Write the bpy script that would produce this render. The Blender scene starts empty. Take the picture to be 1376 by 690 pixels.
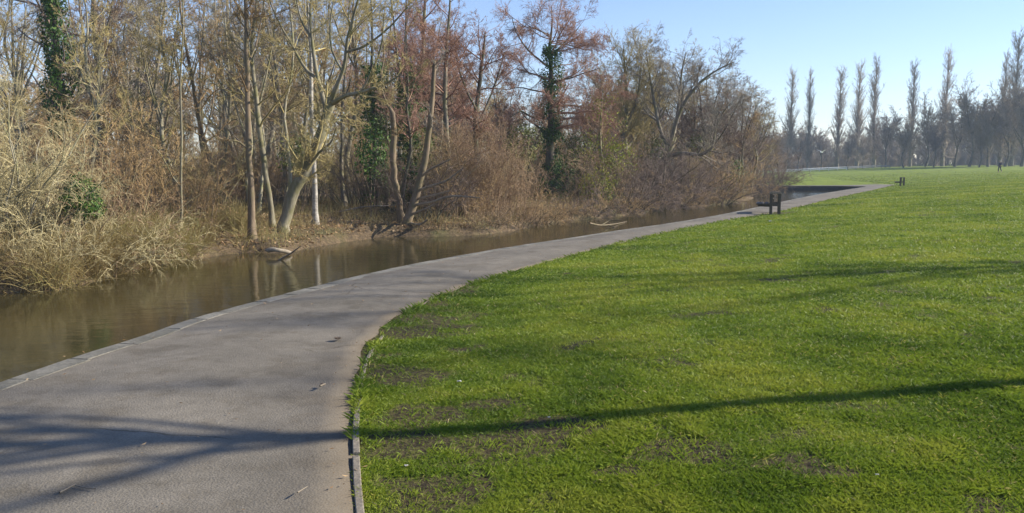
import bpy, bmesh, math
import numpy as np
from mathutils import Vector, Matrix

SC = bpy.context.scene
COL = SC.collection
R = np.random.default_rng(7)
PI = math.pi
F, CX, CY = 1122.0, 688.0, 345.0
CAMZ = 1.7
TH = math.atan((345 - 219) / F)
SLOPE = .006
WATER = -.9
SUN_AZ, SUN_EL = math.radians(81.5), math.radians(27)

# ------------------------------------------------------------------ pixel <-> place helpers
def ray(px, py):
    x = (px - CX) / F; y = -(py - CY) / F
    return np.array([x, math.cos(TH) + y * math.sin(TH), -math.sin(TH) + y * math.cos(TH)])
def at(px, py, z0, s=0.0):
    d = ray(px, py); t = (z0 - CAMZ) / (d[2] + s * d[1]); return d * t + [0, 0, CAMZ]
def at_depth(px, py, Y):
    d = ray(px, py); t = Y / d[1]; return d * t + [0, 0, CAMZ]
def px_of(X, Y):
    return CX + F * X / (Y * math.cos(TH))          # good enough for sorting places
def cr(p, n):
    """Catmull-Rom through the rows of p, n rows out, even in arc length."""
    p = np.asarray(p, float)
    if len(p) == 2: return p[0] + (p[1] - p[0]) * np.linspace(0, 1, n)[:, None]
    q = np.vstack([2 * p[0] - p[1], p, 2 * p[-1] - p[-2]])
    out = []
    for i in range(1, len(q) - 2):
        t = np.linspace(0, 1, 24, endpoint=False)[:, None]
        a, b, c, d = q[i - 1], q[i], q[i + 1], q[i + 2]
        out.append(.5 * (2 * b + (c - a) * t + (2 * a - 5 * b + 4 * c - d) * t ** 2 + (3 * b - a - 3 * c + d) * t ** 3))
    out = np.vstack(out + [p[-1:]])
    s = np.r_[0, np.cumsum(np.linalg.norm(np.diff(out[:, :3], axis=0), axis=1))]
    u = np.linspace(0, s[-1], n)
    return np.stack([np.interp(u, s, out[:, k]) for k in range(out.shape[1])], 1)

# ------------------------------------------------------------------ plan curves of the place
L_px = [(0, 518), (60, 497), (130, 474), (200, 452), (270, 428), (350, 406), (420, 388), (480, 373), (560, 356), (640, 341),
        (700, 331), (760, 322), (830, 311), (900, 301), (960, 291), (1010, 281), (1060, 270), (1110, 260), (1150, 253.5)]
R_px = [(478, 690), (475, 610), (477, 550), (482, 505), (495, 470), (515, 445), (550, 417), (600, 394), (660, 374), (720, 358),
        (780, 341), (850, 323), (920, 307), (980, 296), (1030, 288), (1080, 277), (1130, 265), (1180, 254.5)]
F_px = [(1000, 270), (960, 276), (900, 281), (820, 292), (740, 300), (680, 312), (600, 318), (520, 319), (450, 328), (390, 340),
        (310, 342), (240, 353), (170, 366), (90, 389), (0, 395)]
Lm = [at(x, y, 0, SLOPE)[:2] for x, y in L_px]
Rm = [at(x, y, 0, SLOPE)[:2] for x, y in R_px]
Fm = [at(x, y, WATER)[:2] for x, y in F_px]
tipL = at(1166, 251, 0, SLOPE)[:2]; tipR = at(1204, 248.6, 0, SLOPE)[:2]
Lmain = cr([(-16, -40), (-10, -22), (-6.6, -9), (-4.9, 0), (-4.25, 4)] + Lm + [tipL], 260)
Rmain = cr([(-10, -40), (-5.4, -22), (-2.9, -9), (-1.7, -3), (-.95, 1), (-.76, 2.6)] + Rm + [tipR], 260)
Lfar = cr([tipL, (tipL[0] - 1.2, tipL[1] + 1.0), (30, 78.4), (26, 78.3), (22.2, 77.6), (15, 77)], 60)
Rfar = cr([tipR, (tipR[0] - 1.6, tipR[1] + 1.4), (33, 81.6), (26, 80.9), (20, 80.2), (14, 79.6)], 60)
Fch = cr([(15, 77), (19, 74), (19.5, 68)] + Fm + [(-13.5, 15.4), (-17, 12), (-19, 4), (-21, -12), (-24, -40)], 220)
Nch = np.vstack([Lmain, Lfar[1:]])
RIVER = np.vstack([Nch, Fch[1:]])
PATHP = np.vstack([Lmain, Lfar[1:], Rfar[::-1], Rmain[::-1][1:]])

def inside(poly, X, Y):
    res = np.zeros(X.shape, bool)
    x0, y0 = poly[:, 0], poly[:, 1]; x1, y1 = np.roll(x0, -1), np.roll(y0, -1)
    for a, b, c, d in zip(x0, y0, x1, y1):
        if b == d: continue
        m = ((b > Y) != (d > Y)) & (X < (c - a) * (Y - b) / (d - b) + a)
        res ^= m
    return res
def dist(ch, X, Y):
    out = np.full(X.shape, 1e9)
    for a, b in zip(ch[:-1], ch[1:]):
        v = b - a; l = v @ v
        if l < 1e-12: continue
        t = np.clip(((X - a[0]) * v[0] + (Y - a[1]) * v[1]) / l, 0, 1)
        out = np.minimum(out, (X - a[0] - t * v[0]) ** 2 + (Y - a[1] - t * v[1]) ** 2)
    return np.sqrt(out)
_tab = np.random.default_rng(3).random((256, 256))
def vnoise(X, Y, s):
    x, y = np.asarray(X) / s + 1000, np.asarray(Y) / s + 1000
    i, j = np.floor(x).astype(int), np.floor(y).astype(int); u, v = x - i, y - j
    u = u * u * (3 - 2 * u); v = v * v * (3 - 2 * v)
    g = lambda a, b: _tab[a % 256, b % 256]
    return (g(i, j) * (1 - u) + g(i + 1, j) * u) * (1 - v) + (g(i, j + 1) * (1 - u) + g(i + 1, j + 1) * u) * v
ss = lambda e0, e1, x: (lambda t: t * t * (3 - 2 * t))(np.clip((x - e0) / (e1 - e0), 0, 1))
RX = np.r_[Rmain[:, 0], 66.0, 150.0]; RY = np.r_[Rmain[:, 1], 200.0, 500.0]

def terrain(X, Y):
    """ground height, and True where the place belongs to the wooded bank"""
    X = np.asarray(X, float); Y = np.asarray(Y, float)
    base = -SLOPE * np.clip(Y, -30, 120)
    d = np.maximum(X - np.interp(Y, RY, RX), 0)
    rise = 1.9 * (1 - np.exp(-d / 30)) * (.4 + .6 * ss(0, 40, Y)) * ss(.2, 2.5, d)
    z = base + rise + .05 * (vnoise(X, Y, 6) - .5) * ss(.3, 3, d) + .015 * (vnoise(X, Y, .9) - .5) * ss(.3, 1, d)
    ins = inside(RIVER, X, Y); dF = dist(Fch, X, Y); dN = dist(Nch, X, Y)
    wood = dF < dN
    # wooded bank
    s = np.where(ins, -dF, dF)
    edge = .25 * (vnoise(X, Y, 1.1) - .5) + .35 * (vnoise(X + 50, Y, 3.1) - .5)
    zw = np.interp(s + edge, [-3, -.6, 0, .35, 1.2, 4, 12, 60], [-1.7, -1.25, -.92, -.66, -.5, -.36, -.3, .1])
    zw = zw + np.where(s > .5, .22 * (vnoise(X, Y, 2.3) - .5) + .08 * (vnoise(X, Y, .6) - .5), 0) * ss(.5, 2, s)
    zn = np.where(ins, -1.7, np.where(dN < .5, np.interp(dN, [0, .25, .45], [-1.7, -1.7, 0]) * 1 + base, z))
    zn = np.where(ins, zn, np.minimum(zn, z))
    return np.where(wood, zw, zn), wood
def H(x, y):
    return float(terrain(np.array([x]), np.array([y]))[0][0])

# ------------------------------------------------------------------ mesh and object helpers
def raw_mesh(name, verts, faces, smooth=False, attrs=None):
    me = bpy.data.meshes.new(name)
    v = np.ascontiguousarray(verts, dtype=np.float32); f = np.ascontiguousarray(faces, dtype=np.int32)
    n, k = f.shape
    me.vertices.add(len(v)); me.vertices.foreach_set('co', v.ravel())
    me.loops.add(n * k); me.loops.foreach_set('vertex_index', f.ravel())
    me.polygons.add(n); me.polygons.foreach_set('loop_start', np.arange(0, n * k, k, dtype=np.int32))
    me.polygons.foreach_set('loop_total', np.full(n, k, dtype=np.int32))
    me.polygons.foreach_set('use_smooth', np.full(n, smooth, dtype=bool))
    for nm, a in (attrs or {}).items():
        at_ = me.attributes.new(nm, 'FLOAT', 'POINT'); at_.data.foreach_set('value', np.ascontiguousarray(a, dtype=np.float32))
    me.update(calc_edges=True)
    return me
def obj(name, me, mat=None, parent=None, **props):
    o = bpy.data.objects.new(name, me); COL.objects.link(o)
    if mat and not me.materials: me.materials.append(mat)
    if parent: o.parent = parent
    for k, v in props.items(): o[k] = v
    return o
def thing(name, label, cat, loc=(0, 0, 0), rz=0, group=None):
    o = bpy.data.objects.new(name, None); COL.objects.link(o); o.empty_display_size = .2
    o.location = loc; o.rotation_euler = (0, 0, rz); o['label'] = label; o['category'] = cat
    if group: o['group'] = group
    return o
def dup(src, loc, rz=0, sc=1, label=None, group=None, sz=None):
    c = src.copy(); COL.objects.link(c)
    c.location = loc; c.rotation_euler = (0, 0, rz); c.scale = (sc, sc, sz or sc)
    if label: c['label'] = label
    if group: c['group'] = group
    for ch in src.children:
        d = ch.copy(); COL.objects.link(d); d.parent = c
    return c
def tubes(batches, sides):
    V, FA, off = [], [], 0
    for pts, rad in batches:
        B, n, _ = pts.shape
        if B == 0: continue
        tg = np.gradient(pts, axis=1); tg /= np.linalg.norm(tg, axis=2, keepdims=True) + 1e-9
        m = pts[:, -1] - pts[:, 0]; m /= np.linalg.norm(m, axis=1, keepdims=True) + 1e-9
        ref = np.where((np.abs(m[:, 2]) > .7)[:, None], [1., .13, 0], [0, .1, 1.])[:, None, :]
        u = np.cross(tg, ref); u /= np.linalg.norm(u, axis=2, keepdims=True) + 1e-9
        w = np.cross(tg, u)
        a = np.arange(sides) * 2 * PI / sides
        ring = pts[:, :, None, :] + rad[:, :, None, None] * (np.cos(a)[None, None, :, None] * u[:, :, None, :] + np.sin(a)[None, None, :, None] * w[:, :, None, :])
        V.append(ring.reshape(-1, 3))
        b, i, k = np.meshgrid(np.arange(B), np.arange(n - 1), np.arange(sides), indexing='ij')
        k2 = (k + 1) % sides; o = off + b * n * sides
        FA.append(np.stack([o + i * sides + k, o + i * sides + k2, o + (i + 1) * sides + k2, o + (i + 1) * sides + k], -1).reshape(-1, 4))
        off += B * n * sides
    if not V: return np.zeros((0, 3)), np.zeros((0, 4), int)
    return np.vstack(V), np.vstack(FA)
def join_vf(parts):
    V, FA, off = [], [], 0
    for v, f in parts:
        V.append(v); FA.append(f + off); off += len(v)
    return np.vstack(V), np.vstack(FA)
def leaf_quads(c, nrm, size, rng, aspect=.8):
    """one bent diamond per row of c"""
    n = len(c); nrm = nrm / (np.linalg.norm(nrm, axis=1, keepdims=True) + 1e-9)
    a = rng.normal(size=(n, 3)); u = np.cross(nrm, a); u /= np.linalg.norm(u, axis=1, keepdims=True) + 1e-9
    w = np.cross(nrm, u); s = np.asarray(size).reshape(-1, 1) * np.ones((n, 1))
    v = np.stack([c - u * s, c + w * s * aspect * .6 - nrm * s * .2, c + u * s, c - w * s * aspect * .6 - nrm * s * .2], 1).reshape(-1, 3)
    return v, np.arange(4 * n).reshape(n, 4)

# ------------------------------------------------------------------ growing branches
def grow(rng, st, dr, ln, r0, n, wig, trop=0., taper=.8):
    B = len(st); pts = np.zeros((B, n + 1, 3)); pts[:, 0] = st; d = dr.copy()
    for i in range(n):
        d = d + rng.normal(size=(B, 3)) * wig; d[:, 2] += trop
        d /= np.linalg.norm(d, axis=1, keepdims=True) + 1e-9
        pts[:, i + 1] = pts[:, i] + d * (ln / n)[:, None]
    rad = r0[:, None] * (1 - taper * np.linspace(0, 1, n + 1)[None, :])
    return pts, rad
def spawn(rng, pts, rad, lv):
    B, n, _ = pts.shape
    seg = np.linalg.norm(np.diff(pts, axis=1), axis=2).sum(1)
    t0, t1 = lv.get('t', (.3, 1))
    cnt = rng.poisson(np.maximum(lv['rate'] * seg * (t1 - t0), .01)) if 'rate' in lv else np.full(B, lv['k'])
    cnt = np.maximum(cnt, lv.get('kmin', 0))
    idx = np.repeat(np.arange(B), cnt); N = len(idx)
    t = t0 + (t1 - t0) * rng.random(N) ** lv.get('tp', 1)
    x = t * (n - 1); i = np.minimum(x.astype(int), n - 2); fr = (x - i)[:, None]
    p0, p1 = pts[idx, i], pts[idx, i + 1]
    st = p0 + (p1 - p0) * fr; dr = p1 - p0; dr /= np.linalg.norm(dr, axis=1, keepdims=True) + 1e-9
    rr = rad[idx, i] * (1 - fr[:, 0]) + rad[idx, i + 1] * fr[:, 0]
    q = rng.normal(size=(N, 3)); q -= dr * (q * dr).sum(1)[:, None]
    q[:, 2] *= lv.get('flat', 1); q /= np.linalg.norm(q, axis=1, keepdims=True) + 1e-9
    ang = np.radians(lv['ang'] + rng.normal(size=N) * lv.get('angv', 10))
    d = dr * np.cos(ang)[:, None] + q * np.sin(ang)[:, None]
    ln = lv['lf'] * seg[idx] * (1 - lv.get('lt', .5) * t) * rng.uniform(.6, 1.25, N)
    if 'lmax' in lv: ln = np.minimum(ln, lv['lmax'] * rng.uniform(.6, 1.1, N))
    r = np.maximum(np.minimum(rr * lv.get('rf', .5), ln * .03), lv.get('rmin', .004))
    return grow(rng, st, d, ln, r, lv.get('n', 4), lv.get('wig', .12), lv.get('trop', .03), lv.get('taper', .75))
def build_tree(rng, limbs, levels, trunk_sides=9):
    """limbs: [(m,4) rows x y z r]; gives (trunk v,f) and (crown v,f)"""
    L = [cr(l, 16) for l in limbs]
    pts = np.stack([l[:, :3] for l in L]); rad = np.stack([l[:, 3] for l in L])
    jit = rng.normal(size=pts.shape) * rad[:, :, None] * .12; jit[:, 0] = 0
    pts = pts + jit; rad = rad * (1 + rng.normal(size=rad.shape) * .05)
    trunk = tubes([(pts, rad)], trunk_sides)
    crown, cur = [], (pts, rad)
    for j, lv in enumerate(levels):
        src = cur
        cur = spawn(rng, src[0], src[1], lv)
        crown.append(tubes([cur], 5 if j == 0 else 3))
    return trunk, join_vf(crown), pts, rad

# ------------------------------------------------------------------ materials
def node(nt, t, **k):
    n = nt.nodes.new(t)
    for a, b in k.items(): setattr(n, a, b)
    return n
def new_mat(name):
    m = bpy.data.materials.new(name); m.use_nodes = True
    nt = m.node_tree; return m, nt, nt.nodes['Principled BSDF']
def ramp(nt, stops):
    r = node(nt, 'ShaderNodeValToRGB'); e = r.color_ramp.elements
    while len(e) < len(stops): e.new(.5)
    for i, (p, c) in enumerate(stops): e[i].position = p; e[i].color = (*c, 1)
    return r
def noise(nt, coord, scale, detail=4, rough=.6, mapscale=None):
    n = node(nt, 'ShaderNodeTexNoise'); n.inputs['Scale'].default_value = scale
    n.inputs['Detail'].default_value = detail; n.inputs['Roughness'].default_value = rough
    if mapscale:
        mp = node(nt, 'ShaderNodeMapping'); mp.inputs['Scale'].default_value = mapscale
        nt.links.new(coord, mp.inputs['Vector']); coord = mp.outputs[0]
    nt.links.new(coord, n.inputs['Vector']); return n
def bump(nt, h, strength, dist_):
    b = node(nt, 'ShaderNodeBump'); b.inputs['Strength'].default_value = strength; b.inputs['Distance'].default_value = dist_
    nt.links.new(h, b.inputs['Height']); return b
def mixc(nt, fac, a, b, mode='MIX'):
    m = node(nt, 'ShaderNodeMix', data_type='RGBA', blend_type=mode)
    for v, s in ((fac, m.inputs[0]), (a, m.inputs[6]), (b, m.inputs[7])):
        if hasattr(v, 'links'): nt.links.new(v, s)
        elif isinstance(v, (int, float)): s.default_value = v
        else: s.default_value = (*v, 1)
    return m.outputs[2]
def math_(nt, op, a, b=0.):
    m = node(nt, 'ShaderNodeMath', operation=op)
    for v, s in ((a, m.inputs[0]), (b, m.inputs[1])):
        if hasattr(v, 'links'): nt.links.new(v, s)
        else: s.default_value = v
    return m.outputs[0]
def bark(name, c1, c2, c3=None, scale=9, bmp=.7, stretch=.25):
    m, nt, b = new_mat(name); tc = node(nt, 'ShaderNodeTexCoord').outputs['Object']
    n = noise(nt, tc, scale, 6, .7, (1, 1, stretch)); r = ramp(nt, [(.3, c1), (.7, c2)]); nt.links.new(n.outputs[0], r.inputs[0])
    col = r.outputs[0]
    if c3:
        n2 = noise(nt, tc, 1.7, 3); r2 = ramp(nt, [(.48, (0, 0, 0)), (.6, (1, 1, 1))]); nt.links.new(n2.outputs[0], r2.inputs[0])
        col = mixc(nt, r2.outputs[0], col, c3)
    nt.links.new(col, b.inputs['Base Color']); b.inputs['Roughness'].default_value = .9
    bm = bump(nt, n.outputs[0], bmp, .03); nt.links.new(bm.outputs[0], b.inputs['Normal'])
    return m
def twig(name, c1, c2, c3=None):
    m, nt, b = new_mat(name); tc = node(nt, 'ShaderNodeTexCoord').outputs['Object']; oi = node(nt, 'ShaderNodeObjectInfo')
    n = noise(nt, tc, .9, 3); f = math_(nt, 'ADD', math_(nt, 'MULTIPLY', n.outputs[0], .9), math_(nt, 'MULTIPLY', oi.outputs['Random'], .45))
    r = ramp(nt, [(.3, c1), (.85, c2)] + ([(1., c3)] if c3 else [])); nt.links.new(f, r.inputs[0])
    nt.links.new(r.outputs[0], b.inputs['Base Color']); b.inputs['Roughness'].default_value = .75
    b.inputs['Specular IOR Level'].default_value = .25
    return m
def leafy(name, stops, trans=.35):
    m, nt, b = new_mat(name); a = node(nt, 'ShaderNodeAttribute', attribute_name='tint')
    r = ramp(nt, stops); nt.links.new(a.outputs['Fac'], r.inputs[0]); nt.links.new(r.outputs[0], b.inputs['Base Color'])
    b.inputs['Roughness'].default_value = .55; b.inputs['Specular IOR Level'].default_value = .3
    t = node(nt, 'ShaderNodeBsdfTranslucent'); nt.links.new(r.outputs[0], t.inputs[0])
    mx = node(nt, 'ShaderNodeMixShader'); mx.inputs[0].default_value = trans
    nt.links.new(b.outputs[0], mx.inputs[1]); nt.links.new(t.outputs[0], mx.inputs[2])
    nt.links.new(mx.outputs[0], nt.nodes['Material Output'].inputs[0]); return m
def plain(name, c1, c2, scale=14, rough=.8, bmp=.3):
    return_ = bark(name, c1, c2, None, scale, bmp, 1); return_.node_tree.nodes['Principled BSDF'].inputs['Roughness'].default_value = rough
    return return_

M = {}
M['bark_grey'] = bark('grey_brown_bark', (.09, .075, .055), (.30, .255, .19), (.2, .18, .09), 5)
M['bark_olive'] = bark('olive_bark', (.09, .078, .05), (.33, .29, .195), (.17, .155, .07), 4)
M['bark_pale'] = bark('pale_bark', (.17, .15, .10), (.40, .36, .27), (.25, .24, .12))
M['bark_birch'] = bark('birch_bark', (.12, .10, .08), (.56, .52, .45), None, 5, .4, 1.6)
M['bark_brown'] = bark('brown_bark', (.08, .056, .034), (.28, .205, .13), (.15, .12, .06), 5)
M['bark_dark'] = bark('dark_bark', (.05, .04, .03), (.13, .11, .08), (.10, .10, .05))
M['deadwood'] = bark('bare_deadwood', (.13, .10, .068), (.40, .335, .25), None, 5, .8, .6)
M['tw_brown'] = twig('brown_twigs', (.18, .115, .052), (.40, .27, .128))
M['tw_olive'] = twig('olive_twigs', (.19, .15, .06), (.41, .33, .142))
M['tw_red'] = twig('red_brown_twigs', (.22, .115, .08), (.36, .21, .145))
M['tw_purple'] = twig('purple_brown_twigs', (.13, .093, .072), (.25, .185, .145))
M['tw_pale'] = twig('pale_straw_twigs', (.30, .245, .12), (.52, .44, .24))
M['tw_rust'] = twig('rusty_stems', (.19, .118, .065), (.35, .24, .14))
M['tw_grey'] = twig('grey_twigs', (.17, .145, .115), (.31, .265, .205))
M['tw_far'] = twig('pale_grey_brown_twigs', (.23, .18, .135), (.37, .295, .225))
M['tw_dark'] = twig('dark_twigs', (.15, .115, .075), (.25, .195, .13))
M['ivy'] = leafy('ivy_leaves', [(0, (.025, .06, .010)), (.6, (.06, .13, .02)), (1, (.15, .23, .035))], .2)
M['yellow_leaf'] = leafy('yellow_green_leaves', [(0, (.10, .13, .015)), (.6, (.24, .26, .03)), (1, (.42, .40, .05))])
M['straw'] = leafy('dead_grass_stems', [(0, (.15, .105, .04)), (.35, (.30, .22, .085)), (.7, (.47, .37, .165)), (.9, (.38, .35, .11)), (1, (.64, .54, .31))], .3)
M['litter'] = leafy('dead_leaves', [(0, (.14, .08, .035)), (.5, (.32, .19, .085)), (1, (.52, .36, .19))], .1)
M['grass'] = leafy('lawn_grass', [(0, (.06, .105, .008)), (.3, (.122, .186, .017)), (.55, (.195, .258, .022)), (.86, (.30, .325, .04)), (.88, (.33, .31, .05)), (.97, (.36, .31, .12)), (1, (.42, .35, .17))], .4)
M['bench'] = plain('weathered_dark_timber', (.05, .04, .028), (.13, .10, .07), 20)
M['board'] = plain('grey_brown_board', (.11, .09, .065), (.30, .25, .185), 26)
M['white_paint'] = plain('white_paint', (.6, .6, .58), (.8, .8, .78), 6, .5, .05)
M['grey_paint'] = plain('grey_metal', (.16, .17, .17), (.26, .27, .27), 6, .5, .05)
M['feather'] = plain('white_feathers', (.7, .7, .68), (.85, .85, .83), 12, .8, .2)
M['beak'] = plain('orange_beak', (.5, .2, .03), (.6, .27, .05), 20, .5, .1)
M['skin'] = plain('skin', (.45, .28, .2), (.55, .36, .27), 20, .6, .05)
M['jacket'] = plain('dark_navy_jacket', (.015, .016, .03), (.03, .032, .05), 20, .9, .2)
M['trousers'] = plain('black_trousers', (.012, .012, .012), (.03, .03, .028), 20, .9, .2)
M['hair'] = plain('grey_hair', (.3, .28, .26), (.5, .48, .45), 40, .9, .2)
M['litterwhite'] = plain('white_paper', (.38, .37, .34), (.52, .51, .47), 30, .8, .1)
M['mudstone'] = plain('wet_stone', (.02, .019, .018), (.06, .054, .048), 7, .8, .6)

def m_ground():
    m, nt, b = new_mat('meadow_turf'); tc = node(nt, 'ShaderNodeTexCoord').outputs['Object']
    n1 = noise(nt, tc, .35, 5, .65); n2 = noise(nt, tc, 1.9, 5, .7); n3 = noise(nt, tc, 22, 5, .75)
    f = math_(nt, 'ADD', math_(nt, 'MULTIPLY', n1.outputs[0], .35), math_(nt, 'ADD', math_(nt, 'MULTIPLY', n2.outputs[0], .35), math_(nt, 'MULTIPLY', n3.outputs[0], .4)))
    r = ramp(nt, [(.36, (.055, .09, .008)), (.48, (.122, .176, .017)), (.58, (.19, .242, .022)), (.70, (.265, .28, .04))]); nt.links.new(f, r.inputs[0])
    soil = ramp(nt, [(.35, (.028, .020, .012)), (.5, (.068, .048, .028)), (.62, (.12, .115, .03)), (.75, (.19, .145, .09))]); nt.links.new(n3.outputs[0], soil.inputs[0])
    a = node(nt, 'ShaderNodeAttribute', attribute_name='bare')
    nt.links.new(mixc(nt, a.outputs['Fac'], r.outputs[0], soil.outputs[0]), b.inputs['Base Color'])
    b.inputs['Roughness'].default_value = .95; b.inputs['Specular IOR Level'].default_value = .15
    h = math_(nt, 'ADD', math_(nt, 'MULTIPLY', n2.outputs[0], 1.2), math_(nt, 'MULTIPLY', n3.outputs[0], .35))
    nt.links.new(bump(nt, h, .8, .12).outputs[0], b.inputs['Normal']); return m
def m_floor():
    m, nt, b = new_mat('woodland_floor'); tc = node(nt, 'ShaderNodeTexCoord').outputs['Object']
    n1 = noise(nt, tc, .5, 4); n2 = noise(nt, tc, 7, 6, .75)
    r = ramp(nt, [(.3, (.045, .031, .017)), (.5, (.135, .09, .044)), (.7, (.27, .185, .10))]); nt.links.new(n2.outputs[0], r.inputs[0])
    k = ramp(nt, [(.52, (0, 0, 0)), (.66, (.7, .7, .7))]); nt.links.new(n1.outputs[0], k.inputs[0])
    nt.links.new(mixc(nt, k.outputs[0], r.outputs[0], (.11, .11, .03)), b.inputs['Base Color']); b.inputs['Roughness'].default_value = .95
    nt.links.new(bump(nt, n2.outputs[0], 1, .12).outputs[0], b.inputs['Normal']); return m
def m_path():
    m, nt, b = new_mat('worn_tarmac'); tc = node(nt, 'ShaderNodeTexCoord').outputs['Object']
    n1 = noise(nt, tc, .7, 5, .6); n2 = noise(nt, tc, 5, 5, .7); n3 = noise(nt, tc, 85, 3, .8)
    v = node(nt, 'ShaderNodeTexVoronoi'); v.inputs['Scale'].default_value = 70; nt.links.new(tc, v.inputs['Vector'])
    f = math_(nt, 'ADD', math_(nt, 'MULTIPLY', n1.outputs[0], .3), math_(nt, 'ADD', math_(nt, 'MULTIPLY', n2.outputs[0], .25), math_(nt, 'MULTIPLY', n3.outputs[0], .5)))
    r = ramp(nt, [(.32, (.074, .065, .053)), (.48, (.15, .133, .108)), (.62, (.225, .2, .164)), (.78, (.345, .31, .258))]); nt.links.new(f, r.inputs[0])
    chip = ramp(nt, [(.0, (1, 1, 1)), (.16, (0, 0, 0))]); nt.links.new(v.outputs['Distance'], chip.inputs[0])
    chv = ramp(nt, [(.0, (.12, .115, .11)), (1, (.42, .38, .33))]); nt.links.new(v.outputs['Color'], chv.inputs[0])
    col = mixc(nt, math_(nt, 'MULTIPLY', chip.outputs[0], .6), r.outputs[0], chv.outputs[0])
    n4 = noise(nt, tc, 1.9, 6, .7); st = ramp(nt, [(.50, (1, 1, 1)), (.62, (.82, .80, .77))]); nt.links.new(n4.outputs[0], st.inputs[0])
    col = mixc(nt, 1., col, st.outputs[0], 'MULTIPLY')
    n5 = noise(nt, tc, .45, 5, .65); pt = ramp(nt, [(.40, (.88, .87, .84)), (.58, (1.08, 1.06, 1.02))]); nt.links.new(n5.outputs[0], pt.inputs[0])
    col = mixc(nt, 1., col, pt.outputs[0], 'MULTIPLY')
    vc = node(nt, 'ShaderNodeTexVoronoi', feature='DISTANCE_TO_EDGE'); vc.inputs['Scale'].default_value = .55
    wv = mixc(nt, .12, tc, noise(nt, tc, 3, 4).outputs[1]); nt.links.new(wv, vc.inputs['Vector'])
    ck = ramp(nt, [(.0, (.45, .43, .4)), (.006, (1, 1, 1))]); nt.links.new(vc.outputs['Distance'], ck.inputs[0])
    ckm = ramp(nt, [(.52, (0, 0, 0)), (.6, (1, 1, 1))]); nt.links.new(n1.outputs[0], ckm.inputs[0])
    col = mixc(nt, ckm.outputs[0], col, mixc(nt, 1., col, ck.outputs[0], 'MULTIPLY'))
    a = node(nt, 'ShaderNodeAttribute', attribute_name='dirt')
    d = math_(nt, 'MULTIPLY', a.outputs['Fac'], math_(nt, 'ADD', n2.outputs[0], .25))
    col = mixc(nt, math_(nt, 'MINIMUM', d, 1.), col, (.125, .098, .068))
    nt.links.new(col, b.inputs['Base Color']); b.inputs['Roughness'].default_value = .9; b.inputs['Specular IOR Level'].default_value = .25
    h = math_(nt, 'ADD', math_(nt, 'MULTIPLY', n3.outputs[0], .5), math_(nt, 'ADD', n2.outputs[0], math_(nt, 'MULTIPLY', v.outputs['Distance'], .4)))
    nt.links.new(bump(nt, h, .55, .012).outputs[0], b.inputs['Normal']); return m
def m_water():
    m, nt, b = new_mat('murky_water'); tc = node(nt, 'ShaderNodeTexCoord').outputs['Object']
    n1 = noise(nt, tc, .4, 3); r = ramp(nt, [(.35, (.034, .028, .010)), (.65, (.054, .043, .016))]); nt.links.new(n1.outputs[0], r.inputs[0])
    nt.links.new(r.outputs[0], b.inputs['Base Color']); b.inputs['Roughness'].default_value = .09; b.inputs['IOR'].default_value = 1.33
    n2 = noise(nt, tc, 2.2, 3, .5, (1, 1.6, 1)); n3 = noise(nt, tc, .6, 2)
    h = math_(nt, 'ADD', n2.outputs[0], math_(nt, 'MULTIPLY', n3.outputs[0], 1.5))
    nt.links.new(bump(nt, h, .12, .05).outputs[0], b.inputs['Normal']); return m
def m_stone():
    m, nt, b = new_mat('pale_edging_stone'); tc = node(nt, 'ShaderNodeTexCoord').outputs['Object']
    n1 = noise(nt, tc, 1.3, 4); n2 = noise(nt, tc, 25, 5, .75)
    r = ramp(nt, [(.34, (.07, .066, .046)), (.5, (.165, .15, .118)), (.70, (.31, .285, .235))])
    f = math_(nt, 'ADD', math_(nt, 'MULTIPLY', n1.outputs[0], .55), math_(nt, 'MULTIPLY', n2.outputs[0], .45)); nt.links.new(f, r.inputs[0])
    nt.links.new(r.outputs[0], b.inputs['Base Color']); b.inputs['Roughness'].default_value = .9
    nt.links.new(bump(nt, n2.outputs[0], .6, .02).outputs[0], b.inputs['Normal']); return m
M['ground'], M['floor'], M['path'], M['water'], M['stone'] = m_ground(), m_floor(), m_path(), m_water(), m_stone()

# ------------------------------------------------------------------ ground, water, path
def fbm(X, Y, s, o=4, seed=0):
    out = np.zeros(np.shape(X)); a = .5; x, y = X + seed * 7.3, Y - seed * 3.1
    for k in range(o):
        c, q = math.cos(.6 + k * 1.1), math.sin(.6 + k * 1.1)
        out = out + a * vnoise(c * x - q * y, q * x + c * y, s); s *= .47; a *= .5
    return out / (1 - .5 ** o)
def bare_mask(X, Y):
    n = fbm(X, Y, .5, 4, 1); k = fbm(X, Y, 1.6, 3, 5)
    d = X - np.interp(Y, RY, RX)
    reach = np.exp(-np.maximum(d - .15, 0) / 1.2) * ss(14, 5, Y)
    spots = np.zeros_like(X)
    for px, py, rad in ((540, 605, .34), (585, 555, .25), (690, 592, .34), (770, 578, .34), (560, 500, .35), (650, 545, .25), (640, 470, .35), (930, 610, .2),
                        (880, 585, .14), (1060, 640, .16), (600, 660, .25), (1130, 660, .15), (820, 640, .13)):
        c = at(px, py, 0, SLOPE); spots = np.maximum(spots, np.exp(-((X - c[0]) ** 2 + ((Y - c[1]) * 1.3) ** 2) / rad ** 2))
    for px, py in ((1041, 286), (1212, 250)):
        c = at(px, py, 0, SLOPE); spots = np.maximum(spots, 1.25 * np.exp(-((X - c[0] + .1) ** 2 + ((Y - c[1]) * .8) ** 2) / .9 ** 2))
    v = n + .40 * reach * k + .38 * spots + .14 * (k - .5)
    return .97 * ss(.60, .84, v) * (.6 + .9 * fbm(X, Y, .09, 2, 9)).clip(0, 1)

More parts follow.
